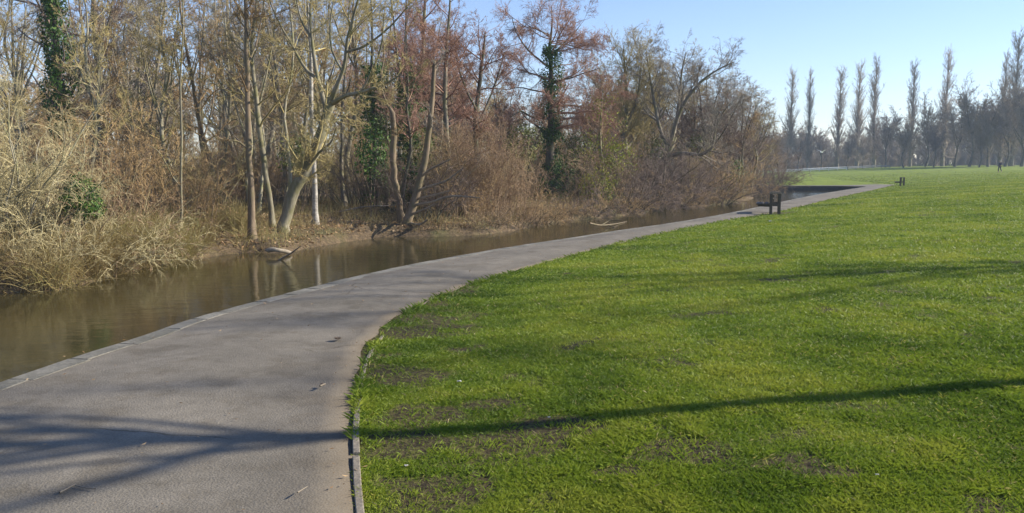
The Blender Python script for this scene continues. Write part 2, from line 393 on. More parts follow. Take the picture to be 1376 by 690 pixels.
def build_ground():
    ang = np.unique(np.r_[np.linspace(-60, 60, 520), np.linspace(60, 300, 90)])[:-1]
    ang = np.radians(ang); r = [1.2]
    while r[-1] < 640: r.append(r[-1] * 1.0115 + .0)
    r = np.array(r); A, RR = np.meshgrid(ang, r, indexing='ij')
    X, Y = RR * np.sin(A), RR * np.cos(A)
    Z, wood = terrain(X.ravel(), Y.ravel())
    X, Y = X.ravel(), Y.ravel()
    na, nr = len(ang), len(r)
    V = np.stack([X, Y, Z], 1)
    V = np.vstack([V, [[0, 0, -.02]]]); wood = np.r_[wood, False]
    i, j = np.meshgrid(np.arange(na), np.arange(nr - 1), indexing='ij'); i2 = (i + 1) % na
    Q = np.stack([i * nr + j, i * nr + j + 1, i2 * nr + j + 1, i2 * nr + j], -1).reshape(-1, 4)
    Q = Q[:, ::-1]
    ii = np.arange(na); cen = np.stack([np.full(na, na * nr), np.full(na, na * nr), ii * nr, ((ii + 1) % na) * nr], 1)
    bare = bare_mask(V[:, 0], V[:, 1])
    w = wood[Q].sum(1) >= 2
    def sub(mask, name, mat, **p):
        q = Q[mask]; ids, inv = np.unique(q, return_inverse=True)
        me = raw_mesh(name, V[ids], inv.reshape(-1, 4), True, {'bare': bare[ids]})
        return obj(name, me, mat, kind='structure', **p)
    sub(~w, 'meadow', M['ground']); sub(w, 'woodland_floor', M['floor'])
    bm = bmesh.new()                                                 # small disc under the camera
    bmesh.ops.create_circle(bm, cap_ends=True, segments=90, radius=1.21, matrix=Matrix.Translation((0, 0, -.012)))
    me = bpy.data.meshes.new('meadow_disc'); bm.to_mesh(me); bm.free()
    obj('ground', me, M['ground'], kind='structure')
build_ground()

x, y = np.meshgrid(np.linspace(-40, 50, 60), np.linspace(-42, 90, 60), indexing='ij')
i, j = np.meshgrid(np.arange(59), np.arange(59), indexing='ij')
WQ = np.stack([i * 60 + j, (i + 1) * 60 + j, (i + 1) * 60 + j + 1, i * 60 + j + 1], -1).reshape(-1, 4)
WV = np.stack([x.ravel(), y.ravel(), np.full(3600, WATER)], 1)
cen = WV[WQ].mean(1)
keep = inside(RIVER, cen[:, 0], cen[:, 1]) | (np.minimum(dist(Nch, cen[:, 0], cen[:, 1]), dist(Fch, cen[:, 0], cen[:, 1])) < 2.2)
obj('water', raw_mesh('water', WV, WQ[keep]), M['water'], kind='structure')

def ribbon(A, B, m, zoff, jit=0):
    """sheet between two chains of the same count: (n,m,3) and the 0..1 across"""
    t = np.linspace(0, 1, m)[None, :, None]
    P = A[:, None, :2] * (1 - t) + B[:, None, :2] * t
    z = -SLOPE * np.clip(P[..., 1], -30, 120) + zoff
    return np.concatenate([P, z[..., None]], 2)
def grid_faces(n, m):
    i, j = np.meshgrid(np.arange(n - 1), np.arange(m - 1), indexing='ij')
    return np.stack([i * m + j, i * m + j + 1, (i + 1) * m + j + 1, (i + 1) * m + j], -1).reshape(-1, 4)
def match_chain(A_main, A_far, B_main, B_far, n1, n2):
    a, b = cr(A_main, n1), cr(B_main, n1 * 4)
    ix = np.array([np.argmin(((b - p) ** 2).sum(1)) for p in a], float); ix[-1] = len(b) - 1; ix[0] = 0
    ix = np.maximum.accumulate(ix); k = np.ones(31) / 31
    ix = np.convolve(np.r_[np.full(15, ix[0]), ix, np.full(15, ix[-1])], k, 'valid'); ix[-1] = len(b) - 1
    bb = np.stack([np.interp(ix, np.arange(len(b)), b[:, c]) for c in (0, 1)], 1)
    return (np.vstack([a, cr(A_far, n2)[1:]]), np.vstack([bb, cr(B_far, n2)[1:]]))
PA, PB = match_chain(Lmain, Lfar, Rmain, Rfar, 700, 120)
d = np.gradient(PB, axis=0); nrm = np.stack([d[:, 1], -d[:, 0]], 1); nrm /= np.linalg.norm(nrm, axis=1, keepdims=True) + 1e-9
wob = (vnoise(PB[:, 0], PB[:, 1], .35) - .5) * .09 + (vnoise(PB[:, 0], PB[:, 1], 1.3) - .5) * .10
PBj = PB + nrm * (wob * ss(5.2, 7.5, PB[:, 1]))[:, None]
S = ribbon(PA, PBj, 14, .012)
t = np.linspace(0, 1, 14)[None, :]
S[..., 2] += .03 * np.sin(PI * t) ** 2 + .010 * ss(0, .12, t) * (vnoise(S[..., 0], S[..., 1], 1.2) - .5)
dirt = np.clip(np.exp(-(1 - t) * 13) * 1.1 + np.exp(-t * 12) * .5, 0, 1) * np.ones((len(PA), 1))
edge = S[:, -1:].copy(); edge[..., 2] -= .06
S = np.concatenate([S, edge], 1); dirt = np.concatenate([dirt, dirt[:, -1:]], 1)
obj('path', raw_mesh('path', S.reshape(-1, 3), grid_faces(*S.shape[:2])[:, ::-1], True, {'dirt': dirt.ravel()}), M['path'], kind='structure')

# retaining wall along the water: a rough face and edging slabs on top of it
wall = thing('retaining_wall', 'low dark retaining wall with pale edging slabs holding the path above the water', 'wall')
N0 = cr(np.vstack([Lmain, Lfar[1:]]), 900)
d = np.gradient(N0, axis=0); nw = np.stack([-d[:, 1], d[:, 0]], 1); nw /= np.linalg.norm(nw, axis=1, keepdims=True)   # towards the water
rows = []
for zz, off in ((-.005, .02), (-.2, .05), (-.5, .05), (-1.7, .06)):
    p = N0 + nw * (off + .03 * (vnoise(N0[:, 0] + zz * 9, N0[:, 1], .4) - .5))[:, None]
    rows.append(np.c_[p, (-SLOPE * np.clip(N0[:, 1], -30, 120) + zz) if zz > -1 else np.full(len(p), -1.7)])
Wv = np.stack(rows, 1)
obj('wall_face', raw_mesh('wall_face', Wv.reshape(-1, 3), grid_faces(*Wv.shape[:2])), M['mudstone'], wall)
sl = cr(Lmain, 6000); arc = np.r_[0, np.cumsum(np.linalg.norm(np.diff(sl, axis=0), axis=1))]
sv, sf = [], []; s = 0.; rg = np.random.default_rng(5)
while s < arc[-1] - .3:
    ln = rg.uniform(.45, .85)
    q = [np.array([np.interp(s + a, arc, sl[:, 0]), np.interp(s + a, arc, sl[:, 1])]) for a in (0, ln * .5, ln - rg.uniform(.01, .04))]
    tg = q[2] - q[0]; tg /= np.linalg.norm(tg); nn = np.array([-tg[1], tg[0]]); wi = rg.uniform(.15, .2); wo = .05 + rg.uniform(-.008, .008)
    top = .0165 + rg.uniform(-.0015, .0015); tl = rg.uniform(-.001, .001)
    b0 = len(sv)
    for a, e in ((q[0], tl), (q[1], 0), (q[2], -tl)):
        zb = -SLOPE * np.clip(a[1], -30, 120)
        for off, z in ((-wi + .012, top + e), (wo - .02, top + e), (wo, top + e - .018), (wo, -.12), (-wi, -.05), (-wi, top + e - .01)):
            p = a + nn * (off + rg.uniform(-.006, .006)); sv.append((p[0], p[1], zb + z + rg.uniform(-.002, .002)))
    for k in range(2):
        for c in range(6):
            c2 = (c + 1) % 6; sf.append((b0 + k * 6 + c, b0 + k * 6 + c2, b0 + k * 6 + 6 + c2, b0 + k * 6 + 6 + c))
    for e0 in (b0, b0 + 12):
        sf.append((e0, e0 + 1, e0 + 2, e0 + 3)); sf.append((e0, e0 + 3, e0 + 4, e0 + 5))
    s += ln
obj('edging_slabs', raw_mesh('edging_slabs', np.array(sv), np.array(sf)), M['stone'], wall)

# timber edging between path and grass at the near end
ed = thing('timber_edging', 'thin grey timber edging board between the path and the muddy grass', 'edging', (-.8, 4, 0))
def board(pts, w, zt, zb):
    c = cr(pts, 14); d = np.gradient(c, axis=0); n2 = np.stack([d[:, 1], -d[:, 0]], 1); n2 /= np.linalg.norm(n2, axis=1, keepdims=True)
    v = []
    for k in range(14):
        zg = -SLOPE * c[k, 1]
        for o_, z in ((-w / 2, zb), (-w / 2, zt - .004), (-w / 2 + .005, zt), (w / 2 - .005, zt), (w / 2, zt - .004), (w / 2, zb)):
            v.append((c[k, 0] + n2[k, 0] * o_, c[k, 1] + n2[k, 1] * o_, zg + z + rg.uniform(-.0015, .0015)))
    f = []
    for k in range(13):
        for q in range(5): f.append((k * 6 + q, k * 6 + q + 1, k * 6 + 7 + q, k * 6 + 6 + q))
    f += [(0, 1, 4, 5), (1, 2, 3, 4), (78, 79, 82, 83), (79, 80, 81, 82)]
    return raw_mesh('board', np.array(v) - [-.8, 4, 0], np.array(f))
e_ = lambda px, py: at(px, py, .03, SLOPE)[:2] + np.array([.012, 0])
obj('board', board([e_(476, 607), e_(475.5, 575), e_(478, 548), e_(480.5, 527)], .042, .026, -.06), M['board'], ed)
obj('board', board([e_(481.5, 523), e_(488, 490), e_(497, 469), e_(512, 449)], .03, .012, -.06), M['board'], ed)
obj('board', board([e_(487, 750), e_(481, 690), e_(477.5, 650), e_(475.5, 611)], .042, .023, -.06), M['board'], ed)

# ------------------------------------------------------------------ grass, litter, dead stems (too many to count)
def blades():
    n = 1700000; rng = np.random.default_rng(11)
    a = rng.uniform(-.62, .66, n); r = np.exp(rng.uniform(math.log(2.6), math.log(165), n))
    X, Y = r * np.sin(a), r * np.cos(a)
    d = X - np.interp(Y, RY, RX)
    k = (d > -.03) & (r < 165 - 60 * np.random.default_rng(12).random(n)); X, Y, r, d = X[k], Y[k], r[k], d[k]
    ok = ~inside(PATHP, X, Y) & ~inside(RIVER, X, Y); X, Y, r, d = X[ok], Y[ok], r[ok], d[ok]
    ok = rng.random(len(X)) > bare_mask(X, Y) * .93; X, Y, r, d = X[ok], Y[ok], r[ok], d[ok]
    Z, _ = terrain(X, Y); n = len(X)
    tuft = vnoise(X, Y, .16); big = vnoise(X + 5, Y, 1.4); mid = vnoise(X, Y + 8, .5)
    h = (.014 + .020 * rng.random(n) + .03 * np.maximum(tuft - .45, 0) + .03 * np.exp(-np.maximum(d, 0) / .09) * (Y > 5) + .02 * np.maximum(big - .5, 0)) * (r / 5) ** .12
    w = .0016 * (np.maximum(r, 3.2) / 3.2) ** .95 * rng.uniform(.7, 1.3, n)
    th = rng.uniform(0, 2 * PI, n); c, s = np.cos(th), np.sin(th)
    lean = rng.uniform(.3, 1.6, n) * h; ph = rng.uniform(0, 2 * PI, n)
    lx, ly = np.cos(ph) * lean, np.sin(ph) * lean
    z0 = Z - .008
    V = np.stack([np.stack([X - c * w, Y - s * w, z0], 1), np.stack([X + c * w, Y + s * w, z0], 1),
                  np.stack([X + lx * .45 + c * w * .7, Y + ly * .45 + s * w * .7, z0 + h * .65], 1),
                  np.stack([X + lx, Y + ly, z0 + h * .95], 1)], 1).reshape(-1, 3)
    tint = np.clip(-.45 + .22 * rng.random(n) + .85 * fbm(X, Y, .55, 4, 2) + .85 * fbm(X, Y, 2.4, 3, 4) - .16 * np.exp(-d / 1.6) + .15 * (tuft - .5), 0, .86)
    tint = np.where(rng.random(n) < .02 + .04 * (mid > .62), rng.uniform(.86, 1, n), tint)
    obj('grass', raw_mesh('grass', V, np.arange(4 * n).reshape(n, 4), False, {'tint': np.repeat(tint, 4)}), M['grass'], kind='stuff',
        label='short bright green lawn grass covering the meadow beside the path', category='grass')
blades()

def scatter_bank(rng, n, d0, d1, pxr=(-120, 1040)):
    """places on the wooded bank between d0 and d1 metres from the water line"""
    out = []; got = 0
    while got < n:
        X = rng.uniform(-28, 24, n * 4); Y = rng.uniform(12, 92, n * 4)
        px = px_of(X, Y); k = (px > pxr[0]) & (px < pxr[1]); X, Y = X[k], Y[k]
        dF = dist(Fch, X, Y); k = (dF > d0) & (dF < d1) & (dF < dist(Nch, X, Y)) & ~inside(RIVER, X, Y)
        out.append(np.stack([X[k], Y[k], dF[k]], 1)); got += k.sum()
    return np.vstack(out)[:n]
def stems_stuff(name, label, n, d0, d1, pxr, hr, lean, trop, mat, seed, keepf=None, rr=(.003, .006), toward=0.):
    rng = np.random.default_rng(seed); P = scatter_bank(rng, n, d0, d1, pxr)
    if keepf is not None:
        P = P[rng.random(len(P)) < keepf(P[:, 0], P[:, 1], P[:, 2])]
    n = len(P); Z, _ = terrain(P[:, 0], P[:, 1])
    th = rng.uniform(0, 2 * PI, n); ln_ = np.abs(rng.normal(size=n)) * lean
    dr = np.stack([np.cos(th) * ln_ + toward * .3, np.sin(th) * ln_ - toward, np.ones(n)], 1); dr /= np.linalg.norm(dr, axis=1, keepdims=True)
    pts, rad = grow(rng, np.c_[P[:, :2], Z - .05], dr, rng.uniform(*hr, n), rng.uniform(*rr, n), 5, .16, trop, .7)
    v, f = tubes([(pts, rad)], 3)
    ti = np.clip(.62 * vnoise(P[:, 0], P[:, 1], 1.3) + .5 * rng.random(n) - .02, 0, 1)
    obj(name, raw_mesh(name, v, f, True, {'tint': np.repeat(ti, 18)}), mat, kind='stuff', label=label, category='undergrowth')
clump = lambda X, Y, d: ss(.3, .62, vnoise(X, Y, 1.0) * .6 + vnoise(X, Y, .35) * .4)
stems_stuff('dead_grass', 'tangled straw coloured dead grass hanging over the water at the left bank', 30000, .0, 4.2, (-120, 330), (.35, 1.25), .8, -.11, M['straw'], 21, lambda X, Y, d: clump(X, Y, d) ** 1.5, (.005, .009), .25)
stems_stuff('dry_undergrowth', 'low brown dry undergrowth on the floor of the wood', 60000, .1, 14, (180, 1040), (.15, .6), .9, -.08, M['straw'], 22, lambda X, Y, d: np.maximum(clump(X, Y, d), .25), (.005, .009))
def litter():
    rng = np.random.default_rng(31); P = scatter_bank(rng, 42000, .25, 14, (-100, 1040)); Z, _ = terrain(P[:, 0], P[:, 1])
    nr = rng.normal(size=(len(P), 3)) * .5 + [0, 0, 1]
    v, f = leaf_quads(np.c_[P[:, :2], Z + .02], nr, rng.uniform(.035, .085, len(P)), rng)
    obj('leaf_litter', raw_mesh('leaf_litter', v, f, False, {'tint': np.repeat(rng.random(len(P)), 4)}), M['litter'], kind='stuff', label='brown fallen leaves covering the bank under the trees', category='leaves')
litter()

def path_litter():
    rng = np.random.default_rng(37); n = 2600
    k = rng.integers(0, len(PA), n); k = k[(PA[k, 1] > 2) & (PA[k, 1] < 26)]; n = len(k)
    t = rng.beta(.55, .5, n); p = PA[k, :2] * (1 - t)[:, None] + PB[k, :2] * t[:, None] + rng.normal(size=(n, 2)) * .06
    z = -SLOPE * p[:, 1] + .012 + .03 * np.sin(PI * np.clip(t, 0, 1)) ** 2 + .016
    v, f = leaf_quads(np.c_[p, z], rng.normal(size=(n, 3)) * .25 + [0, 0, 1], rng.uniform(.006, .022, n) * (1 + .4 * (rng.random(n) > .93)), rng, .6)
    obj('path_litter', raw_mesh('path_litter', v, f, False, {'tint': np.repeat(rng.random(n) ** 1.5, 4)}), M['litter'], kind='stuff', label='crumbs of dead leaf and bark scattered over the path', category='litter')
path_litter()

# ------------------------------------------------------------------ hero trees on the far bank
def tree_obj(name, label, cat, base, built, mt, mc, group=None, extra=()):
    t = thing(name, label, cat, tuple(base), 0, group)
    tr, cw = built[0], built[1]
    obj('trunk', raw_mesh('trunk', tr[0] - base, tr[1], True), M[mt], t)
    if len(cw[1]): obj('crown', raw_mesh('crown', cw[0] - base, cw[1], True), M[mc], t)
    for nm, (v, f), mat, tint in extra:
        obj(nm, raw_mesh(nm, v - base, f, False, {'tint': tint} if tint is not None else None), M[mat], t)
    return t
def limbs_px(Y, limbs):
    """limbs drawn as (px, py, half width px, metres nearer or farther): the tree stands Y metres off, with real width and depth"""
    out = []
    for k, l in enumerate(limbs):
        rows = []
        for q in l:
            dy = q[3] if len(q) > 3 else 0
            p = at_depth(q[0], q[1], Y + dy); rows.append([p[0], p[1], p[2], q[2] * (.82 if k == 0 else .62) * (Y + dy) / F])
        rows = np.array(rows)
        if k == 0:
            rows[0, 2] = H(rows[0, 0], rows[0, 1]) - .12
            foot = rows[0].copy(); foot[3] *= 1.5; up = rows[0] * .0 + rows[0]; up[2] += .35
            rows = np.vstack([foot, up, rows[1:]]) if rows[1, 2] > up[2] + .3 else rows
        out.append(rows)
    return out
def lv_set(dens=1., tw=1., rise=.05, ang=48, droop=0., l1=.30, l1t=.45, r1=2.9, t0=.25, rmin=.006, l1m=9.):
    return [dict(rate=r1 * dens, kmin=5, t=(t0, 1), ang=ang, angv=12, lf=l1, lt=l1t, lmax=l1m, rf=.45, n=7, wig=.13, trop=rise, rmin=.010),
            dict(rate=5.2 * dens, kmin=6, t=(.15, 1), ang=45, angv=14, lf=.45, lt=.45, rf=.55, n=4, wig=.16, trop=rise * .8 + droop, rmin=.0075),
            dict(rate=9 * dens * tw, kmin=6, t=(.1, 1), ang=42, angv=14, lf=.55, lt=.4, lmax=.9, rf=.6, n=3, wig=.18, trop=rise * .5 + droop, rmin=rmin + .001),
            dict(rate=12 * dens * tw, kmin=5, t=(.1, 1), ang=42, angv=16, lf=.6, lt=.3, lmax=.42, rf=.7, n=1, wig=.2, trop=.02 + droop, rmin=rmin)]
def hero(name, label, Y, limbs, mt, mc, seed, levels=None, cat='tree', ivy=None, stubs=()):
    rng = np.random.default_rng(seed); L = limbs_px(Y, limbs); base = L[0][0, :3].copy(); base[2] += .12
    b = build_tree(rng, L, levels or lv_set())
    ex = []
    if ivy:
        ex.append(ivy_part(rng, L, *ivy))
    for st in limbs_px(Y, [L_ for L_ in [[(0, 0, 1), (1, 1, 1)]] + list(stubs)])[1:] if stubs else ():
        q = cr(st, 12); ex.append(('broken_branch', tubes([(q[None, :, :3], q[None, :, 3] * 1.25)], 6), 'deadwood', None))
    return tree_obj(name, label, cat, base, b, mt, mc, None, ex)
def ivy_part(rng, L, n, z0f, z1f, rad, size, mat='ivy', which=(0,), patch=.5):
    cs, ns = [], []
    for w in which:
        l = cr(L[w], 60); m = n // len(which)
        t = z0f + (z1f - z0f) * rng.random(m); k = (t * 59).astype(int); p = l[k, :3]; r = l[k, 3]
        th = rng.uniform(0, 2 * PI, m)
        swell = .35 + 1.3 * vnoise(t * 40 + seed_shift(w), np.cos(th) * 1.5 + 5, 2.2)
        rr = r + rad * swell * rng.uniform(.2, 1, m) ** .7
        q = np.stack([np.cos(th) * rr, np.sin(th) * rr, rng.normal(size=m) * .12], 1)
        keep = vnoise(t * 60, th * 1.2 + 11, 2.) > patch * .7
        cs.append((p + q)[keep]); ns.append(np.stack([np.cos(th), np.sin(th), rng.uniform(-.2, .9, m)], 1)[keep] + rng.normal(size=(keep.sum(), 3)) * .5)
    c, nn = np.vstack(cs), np.vstack(ns)
    v, f = leaf_quads(c, nn, rng.uniform(.6, 1.2, len(c)) * size, rng)
    return ('ivy', (v, f), mat, np.repeat(np.clip(rng.random(len(c)) * .75 + .2 * vnoise(c[:, 0], c[:, 2], .5), 0, 1), 4))
def seed_shift(w): return 13.7 * w

hero('leaning_tree', 'thick pale green-grey tree leaning right over the bank with forked limbs', 26.5,
     [[(380, 303, 10), (392, 268, 9.5), (407, 235, 9), (424, 200, 8.5), (440, 152, 7.5), (446, 130, 6)],
      [(437, 160, 6), (436, 140, 5, .3), (427, 105, 4.5, .6), (420, 60, 3.5, .9), (417, 10, 2.5, 1.2), (424, -60, 1.2, 1.3)],
      [(444, 140, 6), (452, 118, 5, -.3), (462, 90, 4, -.5), (468, 50, 3.4, -.7), (480, 5, 2.6, -.9), (498, -60, 1.2, -1)],
      [(445, 140, 5.5), (462, 130, 4.5, -.5), (485, 124, 3.6, -.9), (512, 116, 2.6, -1.2), (540, 100, 1.4, -1.5)],
      [(428, 108, 3.5, .6), (410, 92, 3, .9), (392, 60, 2.3, 1.3), (370, 20, 1.5, 1.7), (352, -30, .8, 2)],
      [(466, 70, 3, -.6), (490, 62, 2.6, -.9), (520, 40, 2, -1.3), (548, 10, 1.1, -1.6)],
      [(424, 200, 4), (432, 180, 3, .8), (448, 165, 2.2, 1.5), (470, 150, 1.4, 2)],
      [(412, 228, 3.4), (428, 206, 2.8, -.5), (444, 192, 2, -1), (452, 172, 1.2, -1.3)],
      [(484, 125, 2.6, -.9), (500, 96, 2.2, -1.2), (512, 62, 1.6, -1.5), (516, 20, .9, -1.8)],
      [(418, 50, 2.6, 1), (404, 26, 2, 1.2), (396, -10, 1.4, 1.4), (380, -60, .7, 1.5)],
      [(460, 96, 2.8, -.5), (446, 66, 2.2, -.2), (444, 30, 1.6, 0), (452, -20, .9, .2)]],
     'bark_olive', 'tw_olive', 101, lv_set(.9, 1., l1=.62, l1m=2.2, r1=2.6, t0=.3, ang=42))
hero('bank_tree', 'straight tree dark on its left side at the bank edge by the leaning tree', 25,
     [[(339, 318, 7), (338, 280, 5.6), (335, 230, 5), (333, 170, 4.6), (332, 110, 4), (331, 50, 3.4), (329, -20, 2.6), (326, -110, 1)],
      [(334, 200, 2.5), (318, 190, 2, -.3), (300, 188, 1.5, -.7), (286, 180, .8, -1)],
      [(332, 90, 2.2), (344, 60, 1.7, .5), (352, 20, 1.2, .8), (362, -40, .7, 1)]],
     'bark_brown', 'tw_brown', 102, lv_set(.8, .9, t0=.4, l1=.22))
hero('birch_tree', 'slim white stemmed birch just right behind the leaning tree', 29,
     [[(424, 296, 5), (423, 250, 4.4), (420, 190, 4), (418, 130, 3.4), (418, 80, 2.8), (414, 20, 2), (410, -60, .9)]],
     'bark_birch', 'tw_brown', 103, lv_set(.8, .9, t0=.5, l1=.2, ang=38))
hero('bank_sapling', 'thin pale sapling with one bent side stem on the bank', 23.5,
     [[(242, 322, 2.6), (244, 290, 2.2), (243, 240, 2), (244, 180, 1.8), (242, 110, 1.5), (246, 40, 1.1), (244, -40, .6)],
      [(243, 252, 1.6), (232, 238, 1.4, -.1), (224, 222, 1.2, -.2), (212, 203, 1, -.3), (196, 194, .6, -.4)]],
     'bark_olive', 'tw_olive', 104, lv_set(.55, .7, t0=.35, l1=.18))
hero('slanting_tree', 'slender brown tree slanting up to the left behind the bank', 28.5,
     [[(305, 304, 4.4), (294, 262, 3.9), (280, 210, 3.4), (266, 155, 3), (258, 105, 2.6), (246, 40, 1.9), (238, -30, 1)],
      [(274, 185, 2), (284, 150, 1.7, .4), (290, 105, 1.3, .7), (300, 50, .8, 1)]],
     'bark_brown', 'tw_brown', 105, lv_set(.85, .9, t0=.35, l1=.22))
hero('mossy_tree', 'mossy olive trunk standing close left of the leaning tree', 28,
     [[(366, 296, 5), (358, 240, 4.5), (350, 185, 4), (344, 130, 3.6), (338, 70, 3), (345, 0, 2), (350, -70, 1)],
      [(347, 150, 2.4), (356, 110, 2, .5), (366, 60, 1.5, .8), (372, 0, .9, 1)]],
     'bark_olive', 'tw_olive', 106, lv_set(.8, .9, t0=.35, l1=.24))
hero('pale_stemmed_tree', 'thin pale twisting stem behind the leaning tree', 30.5,
     [[(388, 280, 3.4), (390, 235, 3), (386, 190, 2.8), (381, 150, 2.6), (390, 110, 2.3), (394, 60, 1.7), (388, 0, 1.2), (380, -60, .6)]],
     'bark_pale', 'tw_olive', 107, lv_set(.8, .9, t0=.4, l1=.2))
hero('snapped_tree', 'orange-brown tree with a snapped off top beside the dead tree', 31,
     [[(540, 303, 6.4), (534, 265, 5.4), (528, 220, 5), (529, 180, 4.8), (527, 150, 4.4), (524, 143, 3.9), (523.5, 142.4, .5)],
      [(527, 152, 2.8), (518, 135, 2.2, .2), (512, 110, 1.8, .3), (516, 70, 1.3, .4), (510, 20, .7, .5)]],
     'bark_brown', 'tw_brown', 108, lv_set(.6, .8, t0=.55, l1=.2))
hero('dead_tree', 'dead leaning tree with pale broken side branches over the water', 30.5,
     [[(545, 312, 8.5), (553, 285, 6.8), (562, 250, 6), (571, 215, 5.4), (577, 170, 4.6), (582, 120, 3.6), (584, 80, 2.9), (583.5, 79, .4)],
     ],
     'bark_brown', 'tw_grey', 109, lv_set(.35, .6, t0=.5, l1=.2, r1=1.2), stubs=[
      [(566, 238, 2.2), (578, 228, 2, -.4), (590, 222, 1.5, -.8), (606, 214, .8, -1.2)],
      [(563, 256, 2.6), (580, 250, 2.2, -.6), (600, 243, 1.8, -1.1), (622, 226, 1, -1.5)],
      [(560, 268, 2.2), (585, 262, 1.8, -.6), (604, 257, 1.4, -1)],
      [(557, 276, 2.6), (580, 272, 2.3, -.7), (606, 264, 1.8, -1.3), (645, 266, .9, -1.8)],
      [(554, 288, 2.4), (570, 282, 2, -.6), (586, 274, 1.2, -1)],
      [(550, 300, 2.4), (564, 302, 2.2, -.7), (574, 296, 1.6, -1)]])
hero('alder_tree', 'tall thin alder with a reddish twiggy crown above the dead tree', 37,
     [[(606, 300, 5), (604, 240, 4.6), (600, 180, 4), (598, 120, 3.4), (600, 60, 2.6), (604, 15, 1.8), (606, -30, .8)]],
     'bark_grey', 'tw_red', 110, lv_set(1.2, 1.0, t0=.35, l1=.28, ang=58))
hero('alder_tree', 'reddish crowned alder with a rounded top left of the ivy-clad alder', 40,
     [[(648, 300, 6), (646, 250, 5.2), (640, 200, 4.6), (640, 150, 4), (646, 100, 3), (650, 66, 2), (652, 44, .9)],
      [(641, 170, 3), (655, 140, 2.5, .6), (668, 105, 1.9, 1), (678, 70, .9, 1.3)],
      [(641, 150, 2.6), (626, 120, 2.2, -.5), (616, 90, 1.6, -.9), (612, 58, .8, -1.1)]],
     'bark_dark', 'tw_red', 111, lv_set(1.2, 1., t0=.25, l1=.7, l1m=2.4, ang=58))
hero('alder_tree', 'reddish alder reaching the top of the picture in front of the gap of sky', 42,
     [[(578, 300, 5), (576, 230, 4.6), (572, 150, 4), (568, 80, 3.2), (570, 20, 2.4), (574, -40, 1)]],
     'bark_grey', 'tw_red', 112, lv_set(1.2, 1.0, t0=.35, l1=.27, ang=55))
hero('ivy_clad_alder', 'tall alder with a dark ivy-clad trunk and reddish crown against the sky', 46,
     [[(738, 276, 8), (738, 230, 7), (740, 180, 6), (741, 130, 5), (740, 90, 3.6), (739, 60, 2.3), (742, 34, 1.4), (741, 8, .5)],
      [(740, 92, 2.6), (726, 82, 2.2, -.4), (708, 66, 1.8, -.9), (694, 44, 1.2, -1.2), (688, 24, .7, -1.4)],
      [(740, 145, 2.4), (765, 142, 2, .8), (790, 146, 1.5, 1.5), (815, 150, .8, 2)],
      [(740, 160, 2.6), (716, 158, 2.2, -1), (700, 150, 1.6, -1.6), (686, 158, .8, -2)],
      [(740, 110, 2.), (764, 106, 1.6, -.6), (786, 98, 1.1, -1), (806, 92, .5, -1.2)],
      [(741, 62, 1.7), (760, 60, 1.3, .5), (780, 66, .9, .8), (796, 68, .5, 1)],
      [(741, 75, 2.2), (756, 60, 1.7, .4), (772, 44, 1.2, .8), (780, 34, .6, 1)],
      [(740, 185, 2.4), (722, 170, 2, .8), (708, 160, 1.5, 1.3), (694, 140, .8, 1.7)],
      [(740, 125, 2.), (718, 122, 1.6, .4), (700, 118, 1.1, .8), (684, 120, .5, 1)],
      [(740, 48, 1.5), (726, 42, 1.2, -.5), (712, 36, .8, -.8), (704, 30, .4, -1)]],
     'bark_dark', 'tw_red', 113, lv_set(1.25, .9, rise=.02, t0=.35, l1=.85, l1m=3.1, l1t=.35, ang=66, r1=3.0), ivy=(13000, .0, .80, .42, .075, 'ivy', (0,), .62))
hero('ivy_clad_tree', 'dark ivy-clad tree rising out of the picture behind the pale shrub', 28,
     [[(86, 250, 9), (84, 190, 8), (80, 120, 7), (74, 50, 6), (68, -20, 4.6), (66, -90, 2)],
      [(76, 60, 3), (58, 20, 2.3, -.4), (40, -20, 1.6, -.7)], [(82, 150, 3), (104, 110, 2.3, .5), (118, 60, 1.6, .9), (124, 0, .9, 1.1)]],
     'bark_dark', 'tw_purple', 114, lv_set(.95, .9, t0=.35, l1=.26), ivy=(7000, .0, .85, .30, .07))
hero('tall_tree', 'tall dark trunked tree right of the ivy-clad tree at the far left', 31,
     [[(136, 270, 8), (136, 210, 6.8), (134, 150, 6.2), (132, 90, 5.4), (127, 30, 4.4), (124, -40, 3), (122, -110, 1.2)],
      [(133, 110, 3), (118, 70, 2.4, .4), (108, 20, 1.8, .8), (104, -40, 1, 1)], [(130, 70, 2.6), (144, 36, 2, -.5), (154, -10, 1.2, -.9)]],
     'bark_grey', 'tw_purple', 115, lv_set(.95, .95, t0=.3, l1=.5, l1m=2.6))
hero('forked_tree', 'dark multi-stemmed tree spreading upward in a V behind the sapling', 30,
     [[(196, 296, 5), (198, 250, 4.2), (200, 200, 3.6), (205, 150, 3), (212, 90, 2.4), (220, 20, 1.6), (224, -50, .8)],
      [(199, 240, 3.2), (186, 190, 2.8, .3), (172, 140, 2.4, .6), (158, 100, 1.9, .9), (150, 60, 1.2, 1.1)],
      [(199, 220, 3), (192, 170, 2.6, -.4), (186, 120, 2.2, -.7), (188, 60, 1.6, -1), (182, 0, 1, -1.2)],
      [(198, 255, 3), (214, 200, 2.5, -.4), (226, 150, 2, -.7), (232, 90, 1.5, -1), (240, 30, .8, -1.2)]],
     'bark_grey', 'tw_grey', 116, lv_set(.85, .9, t0=.3, l1=.5, l1m=2., ang=40))
hero('ivy_column_tree', 'ivy covered trunk glimpsed behind the snapped tree', 36,
     [[(553, 296, 6), (552, 240, 5), (550, 180, 4.4), (547, 120, 3.4), (545, 60, 2.2), (546, 0, 1)]], 'bark_dark', 'tw_olive', 117,
     lv_set(.8, .8, t0=.5, l1=.22), ivy=(4500, .05, .7, .42, .08))
